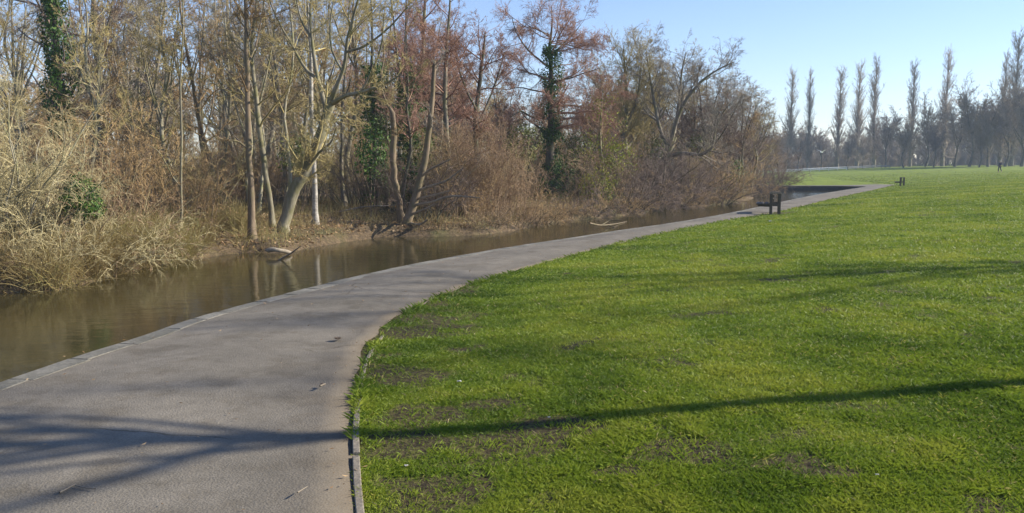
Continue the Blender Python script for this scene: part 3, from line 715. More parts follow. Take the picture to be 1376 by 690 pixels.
hero('ivy_column_tree', 'narrow ivy covered tree between the birch and the snapped tree', 37,
     [[(508, 296, 5), (506, 240, 4.4), (503, 180, 4), (500, 120, 3), (500, 50, 2), (498, -20, 1)]], 'bark_dark', 'tw_olive', 118,
     lv_set(.8, .8, t0=.45, l1=.22), ivy=(4200, .05, .66, .4, .08))
hero('spreading_tree', 'broad spreading tree with a thick limb arching out to the right above the far water', 54,
     [[(884, 268, 7), (888, 235, 6.4), (898, 205, 5.6), (906, 185, 4.6)],
      [(900, 200, 5), (908, 165, 4.4, -.5), (922, 135, 3.6, -.9), (944, 108, 2.6, -1.3), (968, 92, 1.6, -1.6), (986, 84, .7, -1.8)],
      [(896, 210, 4.6), (920, 206, 4, -1), (944, 208, 3.4, -1.6), (958, 196, 2.8, -1.8), (962, 172, 2.2, -2), (974, 148, 1.4, -2.2), (992, 130, .7, -2.3)],
      [(898, 200, 4.4), (886, 170, 3.6, .6), (878, 130, 2.8, 1), (872, 95, 1.9, 1.3), (868, 66, .8, 1.5)],
      [(906, 180, 3.6), (912, 140, 2.8, .6), (916, 100, 2, 1), (922, 70, .9, 1.2)]],
     'bark_grey', 'tw_grey', 119, lv_set(1.05, .75, t0=.2, l1=.62, l1m=2.8, ang=48, rise=.06))
hero('willow_tree', 'greyish fine twigged tree with a rounded top between the ivy-clad alder and the spreading tree', 56,
     [[(838, 280, 6), (838, 230, 5.2), (840, 180, 4.4), (842, 140, 3.2), (840, 100, 2), (838, 66, .8)],
      [(839, 190, 3.4), (822, 160, 2.8, .5), (808, 128, 2, .9), (800, 98, .9, 1.2)], [(839, 175, 3.2), (854, 140, 2.5, -.5), (860, 105, 1.8, -.8), (862, 70, .8, -1)],
      [(838, 205, 3.2), (860, 175, 2.6, 1), (880, 140, 1.8, 1.6), (892, 105, .8, 2)]],
     'bark_olive', 'tw_olive', 120, lv_set(1.05, .75, t0=.2, l1=.6, l1m=2.8, ang=40, rise=.08))
hero('leaf_hung_tree', 'small tree hung with yellow-green ivy leaves beside the ivy-clad alder', 45,
     [[(812, 284, 4), (812, 250, 3.6), (808, 215, 3), (806, 180, 2.4), (808, 150, 1.4), (810, 120, .7)], [(811, 240, 2), (824, 215, 1.6, -.5), (830, 190, 1, -.8)]],
     'bark_grey', 'tw_rust', 121, lv_set(.9, .8, t0=.25, l1=.32), ivy=(3600, .05, .95, 1.0, .075, 'yellow_leaf', (0, 1), .75))
# the dark bush of ivy at the left bank
def bush(name, label, px, Y, z, rx, rz, n, mat, size, seed, cat='bush'):
    rng = np.random.default_rng(seed); c = at_depth(px, 219, Y); c[2] = H(c[0], c[1])
    t = thing(name, label, cat, tuple(c))
    q = rng.normal(size=(n, 3)); q /= np.linalg.norm(q, axis=1, keepdims=True)
    lump = .35 + 1.15 * fbm(q[:, 0] * 2.2 + seed, q[:, 2] * 2.2 + q[:, 1] * 1.7, 1., 3)
    p = q * (rng.uniform(.45, 1, n) ** .5 * lump)[:, None] * [rx, rx, rz] + [0, 0, z]
    v, f = leaf_quads(p, q + rng.normal(size=q.shape) * .6 + [0, 0, .4], rng.uniform(.6, 1.2, n) * size, rng)
    obj('foliage', raw_mesh('foliage', v, f, False, {'tint': np.repeat(rng.random(n), 4)}), M[mat], t)
    k = 9; th = rng.uniform(0, 2 * PI, k); st = np.stack([np.cos(th) * .1, np.sin(th) * .1, np.zeros(k)], 1)
    dr = np.stack([np.cos(th) * .35, np.sin(th) * .35, np.ones(k)], 1); dr /= np.linalg.norm(dr, axis=1, keepdims=True)
    pts, rad = grow(rng, st, dr, np.full(k, z + rz * .6), np.full(k, .018), 6, .15, 0.)
    vv, ff = tubes([(pts, rad)], 5); obj('stems', raw_mesh('stems', vv, ff, True), M['bark_brown'], t)
bush('ivy_bush', 'compact dark green leafy bush among straw coloured scrub on the left bank', 107, 19.9, 1.38, .58, .5, 1900, 'ivy', .05, 41)
bush('ivy_bush', 'small dark green clump of leaves beneath the sapling', 254, 24.5, .35, .3, .3, 220, 'ivy', .06, 42)
bush('privet_bush', 'pale yellow-green leafy bush under the leaf-hung tree at the water', 803, 43, .9, 1.0, .9, 1100, 'yellow_leaf', .07, 43)
bush('ivy_bush', 'green ivy mound at the foot of the ivy-clad alder', 755, 46.5, 1.0, 1.0, 1.1, 1500, 'ivy', .07, 44)
bush('ivy_bush', 'dark green bush at the water in the shade of the far right trees', 985, 60, 1.2, 1.1, 1.4, 900, 'ivy', .09, 45)

# ------------------------------------------------------------------ shrubs
def shrub_mesh(rng, k, h, spread, lean, trop, r, dens, wig=.1, rmin=.005):
    th = rng.uniform(0, 2 * PI, k); q = np.sqrt(rng.random(k)) * spread
    st = np.stack([np.cos(th) * q, np.sin(th) * q, np.full(k, -.1)], 1)
    ln_ = rng.uniform(.15, 1, k) * lean; ph = th + rng.normal(size=k) * .6
    dr = np.stack([np.cos(ph) * ln_, np.sin(ph) * ln_, np.ones(k)], 1); dr /= np.linalg.norm(dr, axis=1, keepdims=True)
    s = grow(rng, st, dr, h * rng.uniform(.6, 1.1, k), r * rng.uniform(.6, 1.2, k), 9, wig, trop, .8)
    l1 = spawn(rng, *s, dict(rate=3.6 * dens, kmin=3, t=(.15, 1), ang=38, angv=14, lf=.36, lt=.4, rf=.6, n=5, wig=.16, trop=trop * .8 + .02, rmin=rmin * 1.6))
    l2 = spawn(rng, *l1, dict(rate=6.5 * dens, kmin=4, t=(.1, 1), ang=40, angv=16, lf=.5, lt=.3, lmax=.7, rf=.7, n=3, wig=.2, trop=trop * .5, rmin=rmin))
    l3 = spawn(rng, *l2, dict(rate=8 * dens, kmin=3, t=(.1, 1), ang=42, angv=16, lf=.55, lt=.3, lmax=.3, rf=.8, n=2, wig=.2, trop=0, rmin=rmin))
    return tubes([s], 5), join_vf([tubes([l1], 3), tubes([l2], 3), tubes([l3], 3)])
def shrub(name, label, px, Y, mats, args, seed, cat='shrub'):
    rng = np.random.default_rng(seed); c = at_depth(px, 219, Y); c[2] = H(c[0], c[1])
    t = thing(name, label, cat, tuple(c)); a, b = shrub_mesh(rng, *args)
    obj('stems', raw_mesh('stems', *a, True), M[mats[0]], t); obj('twigs', raw_mesh('twigs', *b, True), M[mats[1]], t); return t
shrub('pale_shrub', 'large pale straw coloured bare shrub fanning out at the left edge', 14, 19.6, ('bark_pale', 'tw_pale'), (16, 4.4, .5, .75, .0, .035, 1.0, .13), 51)
shrub('pale_shrub', 'smaller pale bare shrub leaning right between the dark bush and the left edge', 66, 20.5, ('bark_pale', 'tw_pale'), (12, 3.0, .5, .8, -.02, .024, 1.0, .14), 52)
shrub('bramble_shrub', 'arching pale brown brambles just right of the dark green bush', 152, 22.5, ('tw_pale', 'tw_rust'), (26, 2.6, .8, .8, -.06, .014, .8, .12), 53)
shrub('bramble_shrub', 'tangle of straw coloured arching canes below the dark green bush', 92, 19, ('tw_pale', 'tw_pale'), (26, 1.9, .8, 1.0, -.12, .012, .8, .13), 54)
shrub('bramble_shrub', 'low tangle of straw coloured canes at the waterline in the left corner', 22, 17.8, ('tw_pale', 'tw_pale'), (28, 1.7, .9, 1.1, -.13, .012, .8, .13), 55)
for k, (px, Y, h, lab) in enumerate([(44, 18.6, 1.6, 'straw coloured canes sprawling between the corner tangle and the dark green bush'), (128, 19.4, 1.5, 'golden canes drooping to the water right below the dark green bush'), (170, 20.8, 1.5, 'pale canes at the waterline left of the sapling'),
                                      (205, 22.6, 1.3, 'low golden canes near the foot of the sapling'), (186, 24, 2.2, 'taller arching brambles behind the canes by the sapling'), (-14, 18.4, 2.0, 'straw canes cut by the left edge of the picture')]):
    shrub('bramble_shrub', lab, px, Y, ('tw_pale', 'tw_pale' if k % 2 else 'tw_rust'), (30, h, .8, 1.2, -.14, .012, .7, .14), 851 + k)
shrub('osier_shrub', 'tall thicket of upright rusty brown stems right of the dead tree', 652, 34.5, ('tw_rust', 'tw_rust'), (90, 3.8, 1.2, .28, .02, .016, .6, .07), 56)
shrub('osier_shrub', 'rusty brown stems at the water below the reddish alder', 690, 35.5, ('tw_rust', 'tw_rust'), (60, 2.6, 1.1, .4, .0, .013, .7, .09), 57)
shrub('osier_shrub', 'short brown thicket between the dead tree and the tall rusty thicket', 618, 32.5, ('tw_rust', 'tw_brown'), (40, 1.9, .9, .5, -.02, .012, .8, .1), 58)
shrub('overhanging_shrub', 'rounded purple-brown shrub hanging over the water below the spreading tree', 872, 48.6, ('bark_dark', 'tw_purple'), (30, 3.6, .9, 1.0, -.05, .03, 1.15, .12), 59)
shrub('overhanging_shrub', 'purple-brown shrub leaning over the water left of the white bird', 918, 52, ('bark_dark', 'tw_purple'), (28, 3.4, .9, 1.0, -.05, .03, 1.15, .12), 60)
shrub('overhanging_shrub', 'dark brown shrub over the water just right of the white bird', 975, 57, ('bark_dark', 'tw_brown'), (28, 3.6, .9, .9, -.05, .03, 1.1, .12), 61)
shrub('overhanging_shrub', 'bare shrub beside the yellow-green bush at the waterline', 836, 44.5, ('bark_dark', 'tw_purple'), (24, 2.6, .9, .9, -.05, .024, 1.1, .12), 62)
shrub('overhanging_shrub', 'reddish brown shrub drooping to the grass bank at the end of the wood', 1040, 80, ('bark_dark', 'tw_purple'), (30, 3.8, 1.2, 1.0, -.05, .03, 1.0, .12), 63)
shrub('overhanging_shrub', 'brown twiggy shrub at the wood end beside the far corner of the water', 1015, 74, ('bark_dark', 'tw_purple'), (30, 4.6, 1.2, .8, -.03, .03, 1.0, .12), 64)

rngs = np.random.default_rng(66); WS = []
for k, (mats, args) in enumerate([(('bark_dark', 'tw_purple'), (30, 2.2, .8, 1.3, -.12, .02, 1.1, .13)), (('bark_brown', 'tw_brown'), (30, 1.7, .8, 1.2, -.12, .014, 1.1, .14)), (('bark_brown', 'tw_rust'), (34, 1.5, .9, .9, -.08, .011, 1., .13))]):
    t = thing('waterside_shrub', '', 'shrub'); a, b = shrub_mesh(rngs, *args)
    obj('stems', raw_mesh('stems', *a, True), M[mats[0]], t); obj('twigs', raw_mesh('twigs', *b, True), M[mats[1]], t); WS.append(t)
LM2 = [(705, 'the rusty thicket'), (745, 'the ivy-clad alder'), (805, 'the yellow-green bush'), (845, 'the fallen forked branch'), (880, 'the rounded purple shrub'), (957, 'the white bird'), (1000, 'the end of the wood')]
for k, (px, off, ki) in enumerate([(662, .5, 2), (690, .4, 2), (715, .4, 1), (730, .3, 1), (772, .3, 2), (792, .5, 0), (818, .3, 1), (842, .4, 0), (856, .2, 1), (874, .3, 0), (890, .3, 0), (905, .3, 1), (922, .3, 0), (938, .4, 1), (950, .6, 0), (966, .4, 0), (980, .3, 1), (993, .3, 0), (1004, .4, 0), (1012, .3, 1)]):
    pf = np.array([px_of(*q) for q in Fch]); okk = Fch[:, 1] > 10; q = Fch[okk][np.argmin(np.abs(pf[okk] - px))]
    Y = q[1] + off; X = q[0] * Y / q[1] - .1; sc = float(rngs.uniform(.8, 1.25)) * (1.15 if px > 860 else .9)
    lm = min(LM2, key=lambda l: abs(l[0] - px)); kind = ('purple-brown', 'dull brown', 'rusty brown')[ki]
    rel = 'right under' if abs(px - lm[0]) < 9 else ('just left of' if px < lm[0] else 'just right of')
    lab = f'low {kind} shrub trailing over the water {rel} {lm[1]}'; loc = (X, Y, max(H(X, Y), WATER))
    if WS[ki]['label'] == '': WS[ki].location = loc; WS[ki].scale = (sc,) * 3; WS[ki]['label'] = lab; WS[ki]['group'] = 'low shrubs along the waterline'
    else: dup(WS[ki], loc, rngs.uniform(0, 6.28), sc, lab, 'low shrubs along the waterline')

# ------------------------------------------------------------------ the crowded wood: a few kinds, copied
LAND = [(20, 'the pale shrub'), (78, 'the ivy-clad tree'), (136, 'the tall dark trunk'), (198, 'the V-shaped tree'), (243, 'the thin sapling'), (300, 'the slanting tree'),
        (345, 'the straight bank tree'), (395, 'the leaning tree'), (450, 'the birch'), (505, 'the narrow ivy tree'), (535, 'the snapped tree'), (575, 'the dead tree'),
        (648, 'the rusty thicket'), (740, 'the ivy-clad alder'), (812, 'the leaf-hung tree'), (850, 'the rounded grey tree'), (900, 'the spreading tree'), (975, 'the white bird'), (1025, 'the end of the wood')]
def proto_tree(rng, h, r, forks, wob, lv):
    z = np.linspace(0, h, 7); xy = np.cumsum(rng.normal(size=(7, 2)) * wob, 0); xy -= xy[0]
    rr = r * (1 - .88 * (z / h)); rr[0] *= 1.35
    L = [np.c_[xy, z, rr]]; L[0][0, 2] = -.15
    for _ in range(forks):
        t = rng.uniform(.25, .55); k = t * 6; i = int(k); p = L[0][i] + (L[0][i + 1] - L[0][i]) * (k - i)
        th = rng.uniform(0, 2 * PI); ln_ = h * rng.uniform(.4, .55); a = rng.uniform(.2, .5)
        q = [p * [1, 1, 1, .65]]
        for s_ in (.33, .66, 1):
            q.append([p[0] + math.cos(th) * a * ln_ * s_ ** .8, p[1] + math.sin(th) * a * ln_ * s_ ** .8, p[2] + ln_ * s_ * .95, p[3] * .65 * (1 - .85 * s_)])
        L.append(np.array(q))
    return build_tree(rng, L, lv, 7)
def proto(name, label, cat, args, mt, mc, seed):
    b = proto_tree(np.random.default_rng(seed), *args)
    return tree_obj(name, label, cat, np.zeros(3), b, mt, mc)
PR = []
PR.append((proto('bare_tree', '', 'tree', (11, .13, 1, .25, lv_set(.75, .65, t0=.35, l1=.24)), 'bark_grey', 'tw_brown', 201), 11, 'slender brown'))
PR.append((proto('bare_tree', '', 'tree', (11, .15, 3, .25, lv_set(.7, .65, t0=.3, l1=.26)), 'bark_olive', 'tw_olive', 202), 11, 'forked olive'))
PR.append((proto('bare_tree', '', 'tree', (11, .12, 0, .18, lv_set(.95, 1., t0=.35, l1=.26, ang=60)), 'bark_dark', 'tw_red', 203), 11, 'reddish twigged'))
PR.append((proto('bare_tree', '', 'tree', (11, .10, 2, .3, lv_set(.8, .65, t0=.3, l1=.25, ang=40)), 'bark_pale', 'tw_grey', 204), 11, 'pale stemmed'))
PR.append((proto('bare_tree', '', 'tree', (11, .16, 4, .25, lv_set(.8, .8, t0=.2, l1=.32, ang=50)), 'bark_dark', 'tw_purple', 205), 11, 'dark bushy'))
def skyline(px):
    return np.interp(px, [0, 520, 590, 625, 655, 690, 790, 830, 880, 940, 980, 1010, 1040, 1060], [-40, -40, -5, 40, 75, 105, 110, 82, 88, 92, 122, 142, 175, 205])
def place_wood(n, dmin, dmax, seed, gap):
    rng = np.random.default_rng(seed); P = scatter_bank(rng, 4000, dmin, dmax, (-90, 1058)); out = []
    for x_, y_, d_ in P:
        if y_ > 100 or any((x_ - a) ** 2 + (y_ - b) ** 2 < gap ** 2 for a, b in out): continue
        out.append((x_, y_))
        if len(out) == n: break
    return out, rng
used = set()
pts_, rngw = place_wood(88, 3.2, 40, 71, 2.3)
for x_, y_ in pts_:
    px = px_of(x_, y_); z_ = H(x_, y_)
    wts = np.array([.34, .32, .03, .21, .10]) if px < 520 else (np.array([.15, .15, .45, .1, .15]) if px < 800 else np.array([.15, .4, .1, .05, .3]))
    ki = rngw.choice(5, p=wts); src, h0, kind = PR[ki]
    top = skyline(px) + rngw.uniform(0, 70) - (60 * rngw.random() if px < 540 else 0)
    ztop = at_depth(px, top, y_)[2]; sc = float(np.clip((ztop - z_) / h0 / 1.04, .35, 1.6))
    lm = min(LAND, key=lambda l: abs(l[0] - px)); rel = 'behind' if abs(px - lm[0]) < 16 else ('left behind' if px < lm[0] else 'right behind')
    dep = 'at the front of the wood' if y_ < 38 else ('midway into the wood' if y_ < 58 else 'deep in the wood')
    lab = f'{kind} bare tree {dep}, {rel} {lm[1]}'
    loc = (x_, y_, z_); rz = rngw.uniform(0, 2 * PI); szf = sc * rngw.uniform(.95, 1.05)
    if src.name not in used and src['label'] == '':
        used.add(src.name); src.location = loc; src.rotation_euler = (0, 0, rz); src.scale = (sc, sc, szf); src['label'] = lab; src['group'] = 'bare trees crowding the wood'
    else:
        dup(src, loc, rz, sc, lab, 'bare trees crowding the wood', szf)
rngw = np.random.default_rng(77)
for px, Y, ki, lab in [(962, 60, 4, 'dark bushy tree right behind the white bird'), (978, 64, 0, 'slender brown tree second from the white bird'), (992, 66, 4, 'dark bushy tree where the skyline of the wood starts to fall'),
                       (1004, 71, 4, 'dark bushy tree near the far corner of the water'), (972, 72, 1, 'forked olive tree behind the white bird'), (985, 75, 4, 'dark bushy tree deep behind the far shrubs'), (1016, 89, 0, 'slender brown tree beyond the far bank'),
                       (1010, 92, 4, 'dark bushy tree beyond the far bank behind the slender one'), (1028, 91, 4, 'dark bushy tree low on the falling skyline of the wood'), (1040, 92, 1, 'forked olive tree near the last bush of the wood'), (1050, 94, 4, 'last dark low tree at the right end of the wood'),
                       (944, 60, 4, 'dark bushy tree left behind the white bird'), (925, 62, 1, 'forked olive tree behind the purple-brown waterside shrubs'), (950, 70, 0, 'slender brown tree deep behind the white bird'),
                       (865, 62, 1, 'forked olive tree filling the crown gap behind the spreading tree'), (905, 66, 4, 'dark bushy tree deep behind the spreading tree'), (880, 70, 4, 'second dark bushy tree deep behind the spreading tree'), (842, 64, 4, 'dark bushy tree behind the rounded grey tree'),
                       (968, 68, 1, 'forked olive tree high in the falling skyline by the white bird'), (984, 63, 4, 'dark bushy tree close behind the dark bush at the water'), (998, 62, 0, 'slender brown tree close to the far corner of the wood'), (1022, 93, 4, 'dark bushy tree beyond the far bank in the falling skyline'),
                       (1034, 95, 0, 'slender brown tree beyond the far bank near the wood end'), (1008, 69, 1, 'forked olive tree just before the far corner of the water'), (800, 58, 1, 'forked olive tree behind the leaf-hung tree'), (780, 60, 4, 'dark bushy tree right behind the ivy-clad alder')]:
    src, h0, kind = PR[ki]; c = at_depth(px, 219, Y); z_ = H(c[0], Y); sc = (at_depth(px, skyline(px) + rngw.uniform(-16, 6), Y)[2] - z_) / h0 / 1.02
    dup(src, (c[0], Y, z_), rngw.uniform(0, 6.28), sc * 1.35, lab, 'bare trees crowding the wood', sc)
M['olive_leaf'] = leafy('olive_green_leaves', [(0, (.05, .07, .014)), (.6, (.12, .14, .03)), (1, (.22, .22, .05))], .2)
for k, (px, Y, z, rx, rz, m_, lab) in enumerate([(500, 34, 2.6, .9, 1.3, 'ivy', 'dark evergreen bush between the birch and the snapped tree'), (520, 36, 3.6, 1.0, 1.2, 'olive_leaf', 'olive leafy bush high behind the snapped tree'),
                                   (560, 36, 2.7, .9, 1.1, 'olive_leaf', 'olive leafy bush behind the dead tree'), (700, 43, 3, 1.2, 1.3, 'olive_leaf', 'olive leafy bush left of the ivy-clad alder'), (775, 47, 2.5, 1.1, 1.5, 'olive_leaf', 'olive leafy bush right of the ivy-clad alder'),
                                   (400, 33, 2.4, .8, .9, 'olive_leaf', 'olive leafy bush behind the leaning tree'), (880, 54, 2.6, 1.2, 1.2, 'olive_leaf', 'olive leafy bush at the foot of the spreading tree'), (940, 58, 3, 1.1, 1.1, 'olive_leaf', 'olive leafy bush under the arching limb of the spreading tree'),
                                   (40, 24, 1.6, .35, .4, 'ivy', 'small dark leafy bush behind the pale shrub')]):
    bush('evergreen_bush', lab, px, Y, z, rx, rz, int(620 * rx * rz), m_, .085, 801 + k)
SH = []
for k, (nm, mats, args, kind) in enumerate([
    ('thicket_shrub', ('bark_brown', 'tw_brown'), (26, 3.0, .8, .45, .0, .02, .9, .1), 'brown upright'),
    ('thicket_shrub', ('bark_dark', 'tw_rust'), (26, 2.6, .9, .6, -.03, .016, .9, .12), 'rusty brown'),
    ('thicket_shrub', ('bark_olive', 'tw_olive'), (22, 3.4, .8, .5, .0, .022, .8, .11), 'olive'),
    ('thicket_shrub', ('bark_dark', 'tw_purple'), (26, 2.8, 1., .7, -.04, .02, 1., .12), 'purplish brown')]):
    rng = np.random.default_rng(300 + k); a, b = shrub_mesh(rng, *args); t = thing(nm, '', 'shrub')
    obj('stems', raw_mesh('stems', *a, True), M[mats[0]], t); obj('twigs', raw_mesh('twigs', *b, True), M[mats[1]], t); SH.append((t, kind))
pts_, rngw = place_wood(185, 1.8, 34, 72, 1.3)
for x_, y_ in pts_:
    px = px_of(x_, y_)
    if 712 < px < 768 and y_ < 47: continue
    if 290 < px < 560 and dist(Fch, np.array([x_]), np.array([y_]))[0] < 4.5: continue
    z_ = H(x_, y_); ki = rngw.choice(4, p=[.35, .3, .2, .15] if px < 780 else [.2, .15, .25, .4]); src, kind = SH[ki]
    sc = float(rngw.uniform(.7, 1.25))
    lm = min(LAND, key=lambda l: abs(l[0] - px)); rel = 'behind' if abs(px - lm[0]) < 16 else ('left behind' if px < lm[0] else 'right behind')
    lab = f'{kind} bare undergrowth shrub {"near the bank" if y_ < 40 else "deep in the wood"}, {rel} {lm[1]}'
    if src['label'] == '':
        src.location = (x_, y_, z_); src.rotation_euler = (0, 0, 1); src.scale = (sc,) * 3; src['label'] = lab; src['group'] = 'shrubs filling the wood'
    else: dup(src, (x_, y_, z_), rngw.uniform(0, 2 * PI), sc, lab, 'shrubs filling the wood')

# ------------------------------------------------------------------ far masses of wood (read as one mass)
def light_tree(seed, h, r, forks, rmin, k1=26, ang=45, t0=.06):
    lv = [dict(k=k1 // 2, t=(t0, 1), ang=ang, angv=12, lf=.36, lt=.5, rf=.45, n=4, wig=.14, trop=.06, rmin=rmin * 1.8),
          dict(k=7, t=(.1, 1), ang=42, angv=14, lf=.42, lt=.4, rf=.6, n=2, wig=.16, trop=.04, rmin=rmin * 1.3),
          dict(k=6, t=(.1, 1), ang=42, angv=14, lf=.5, lt=.4, lmax=.9, rf=.8, n=1, wig=.16, trop=.03, rmin=rmin)]
    b = proto_tree(np.random.default_rng(seed), h, r, forks, .3, lv); return join_vf([b[0], b[1]])
def mass(name, label, spots, kinds, mat, seed):
    rng = np.random.default_rng(seed); parts = []
    for x_, y_, z_, s_ in spots:
        v, f = kinds[rng.integers(len(kinds))]; a = rng.uniform(0, 2 * PI); c, s = math.cos(a), math.sin(a)
        w = v @ np.array([[c, s, 0], [-s, c, 0], [0, 0, 1]]) * [s_ * rng.uniform(.9, 1.3), s_ * rng.uniform(.9, 1.3), s_] + [x_, y_, z_]
        parts.append((w, f))
    obj(name, raw_mesh(name, *join_vf(parts), True), M[mat], kind='stuff', label=label, category='woodland')
DK = [light_tree(401 + k, 10, .12, 4, .014, 40, 45, .02) for k in range(3)]
rng = np.random.default_rng(81); sp = []
for k in range(125):
    px = rng.uniform(-110, 985); Y = rng.uniform(72, 118); p = at_depth(px, 219, Y)
    if inside(RIVER, np.array([p[0]]), np.array([Y]))[0] or (p[0] > 8 and Y > 76 and px > 960): continue
    top = max(skyline(px), 55 if px < 600 else 40) + rng.uniform(15, 95); zt = at_depth(px, top, Y)[2]
    sp.append((p[0], Y, -.6, max((zt + .6) / 10.5, .3)))
mass('distant_woodland', 'brown mass of bare trees closing the back of the wood', sp, DK, 'tw_brown', 82)
FK = [light_tree(411 + k, 10, .14, 4, .045, 36, 45, .02) for k in range(3)]
rng = np.random.default_rng(83); sp = []
for k in range(150):
    px = rng.uniform(900, 1480); Y = rng.uniform(250, 320); p = at_depth(px, 219, Y)
    top = np.interp(px, [950, 1050, 1130, 1200, 1290, 1376, 1480], [178, 172, 168, 165, 150, 128, 110]) + rng.uniform(0, 35); zt = at_depth(px, top, Y)[2]
    z_ = H(p[0], Y) - .3; sp.append((p[0], Y, z_, max((zt - z_) / 10.5, .4)))
for k in range(430):
    px = rng.uniform(930, 1480); Y = rng.uniform(238, 300); p = at_depth(px, 219, Y)
    sp.append((p[0], Y, H(p[0], Y) - 1.2, rng.uniform(.35, .62)))
mass('far_woodland', 'hazy grey mass of bare wood behind the row of poplars', sp, FK, 'tw_far', 84)

# ------------------------------------------------------------------ poplars and the trees between them
def poplar(seed):
    rng = np.random.default_rng(seed); h = 25
    z = np.linspace(0, h, 8); xy = np.cumsum(rng.normal(size=(8, 2)) * .05, 0); xy -= xy[0]
    L = [np.c_[xy, z, .34 * (1 - .93 * z / h)]]
    lv = [dict(k=150, t=(.04, .985), ang=17, angv=5, lf=.22, lt=.6, rf=.3, n=6, wig=.03, trop=.08, rmin=.026),
          dict(k=8, t=(.08, 1), ang=24, angv=8, lf=.34, lt=.4, rf=.6, n=3, wig=.06, trop=.08, rmin=.013),
          dict(k=7, t=(.1, 1), ang=24, angv=8, lf=.5, lt=.3, lmax=1.3, rf=.8, n=1, wig=.08, trop=.08, rmin=.010)]
    return build_tree(rng, L, lv, 7)
PO = [tree_obj('poplar_tree', '', 'tree', np.zeros(3), poplar(501 + k), 'bark_grey', 'tw_far', 'row of tall poplars') for k in range(3)]
rngp = np.random.default_rng(91)
poplars = [(1060, 100, 'leftmost tall poplar of the row beyond the meadow'), (1085, 101, 'second tall poplar from the left end of the row'),
           (1125, 98, 'poplar standing alone right of the flying gull'), (1151, 91, 'thin poplar close left of the widest poplar of the row'), (1174, 84, 'widest poplar of the middle pair in the row'),
           (1223, 90, 'slim poplar above the dark spreading tree'), (1266, 74, 'tall poplar standing apart on the right with a straight dark trunk'), (1343, 78, 'slim poplar left of the two tallest poplars'),
           (1359, 52, 'left one of the two tallest poplars at the right edge'), (1375, 48, 'right one of the two tallest poplars cut by the right edge'), (1402, 60, 'poplar just beyond the right edge of the row')]
for k, (px, top, lab) in enumerate(poplars):
    Y = 232 + rngp.uniform(-6, 6) - (25 if px > 1300 else 0); p = at_depth(px, 219, Y); z_ = H(p[0], Y) - .2; sc = (at_depth(px, top, Y)[2] - z_) / 25.0
    src = PO[k % 3]; loc = (p[0], Y, z_); w = sc * rngp.uniform(1.1, 1.6) * (1.25 if px == 1174 else 1)
    if src['label'] == '': src.location = loc; src.scale = (w, w, sc); src['label'] = lab
    else: dup(src, loc, rngp.uniform(0, 6.28), w, lab, 'row of tall poplars', sc)
RT = [tree_obj('bare_round_tree', '', 'tree', np.zeros(3), proto_tree(np.random.default_rng(601 + k), 10, .16, 5, .3, [dict(k=34, t=(.08, 1), ang=42, angv=14, lf=.42, lt=.5, rf=.35, n=5, wig=.12, trop=.06, rmin=.028), dict(k=9, t=(.1, 1), ang=40, angv=14, lf=.4, lt=.4, rf=.6, n=3, wig=.14, trop=.05, rmin=.02), dict(k=8, t=(.1, 1), ang=38, angv=14, lf=.55, lt=.4, rf=.8, n=1, wig=.16, trop=.03, rmin=.014)]), 'bark_dark', m_, 'bare trees under the poplars')
      for k, m_ in enumerate(('tw_far', 'tw_dark', 'tw_purple'))]
rounds = [(1072, 172, 238, 0, 'grey bare tree between the two leftmost poplars'), (1104, 178, 225, 2, 'brownish bare tree behind the flying gull'), (1138, 176, 228, 0, 'grey bare tree left of the middle pair of poplars'),
          (1190, 150, 226, 2, 'brownish round tree right of the widest poplar'), (1215, 160, 210, 1, 'dark spreading tree with a low fork under the slim poplar'), (1243, 140, 226, 1, 'dark bare tree right of the spreading tree'),
          (1283, 128, 214, 0, 'grey bare tree right of the poplar standing apart'), (1302, 122, 205, 1, 'dark bare tree left of the walking person'), (1328, 128, 198, 1, 'dark dense tree behind the walking person'),
          (1350, 122, 196, 1, 'dark dense tree below the two tallest poplars'), (1372, 108, 190, 0, 'grey tree at the right edge below the poplars'), (1395, 105, 186, 1, 'dark tree just beyond the right edge'),
          (1255, 172, 205, 2, 'low brownish tree between the dark trees'), (1160, 182, 216, 0, 'low grey tree at the foot of the middle poplars'), (1315, 165, 186, 1, 'low dark bush-like tree beside the walking person')]
for k, (px, top, Y, ki, lab) in enumerate(rounds):
    p = at_depth(px, 219, Y); z_ = H(p[0], Y) - .2; sc = (at_depth(px, top, Y)[2] - z_) / 10.2; src = RT[ki]
    if src['label'] == '': src.location = (p[0], Y, z_); src.scale = (sc,) * 3; src['label'] = lab
    else: dup(src, (p[0], Y, z_), rngp.uniform(0, 6.28), sc, lab, 'bare trees under the poplars')

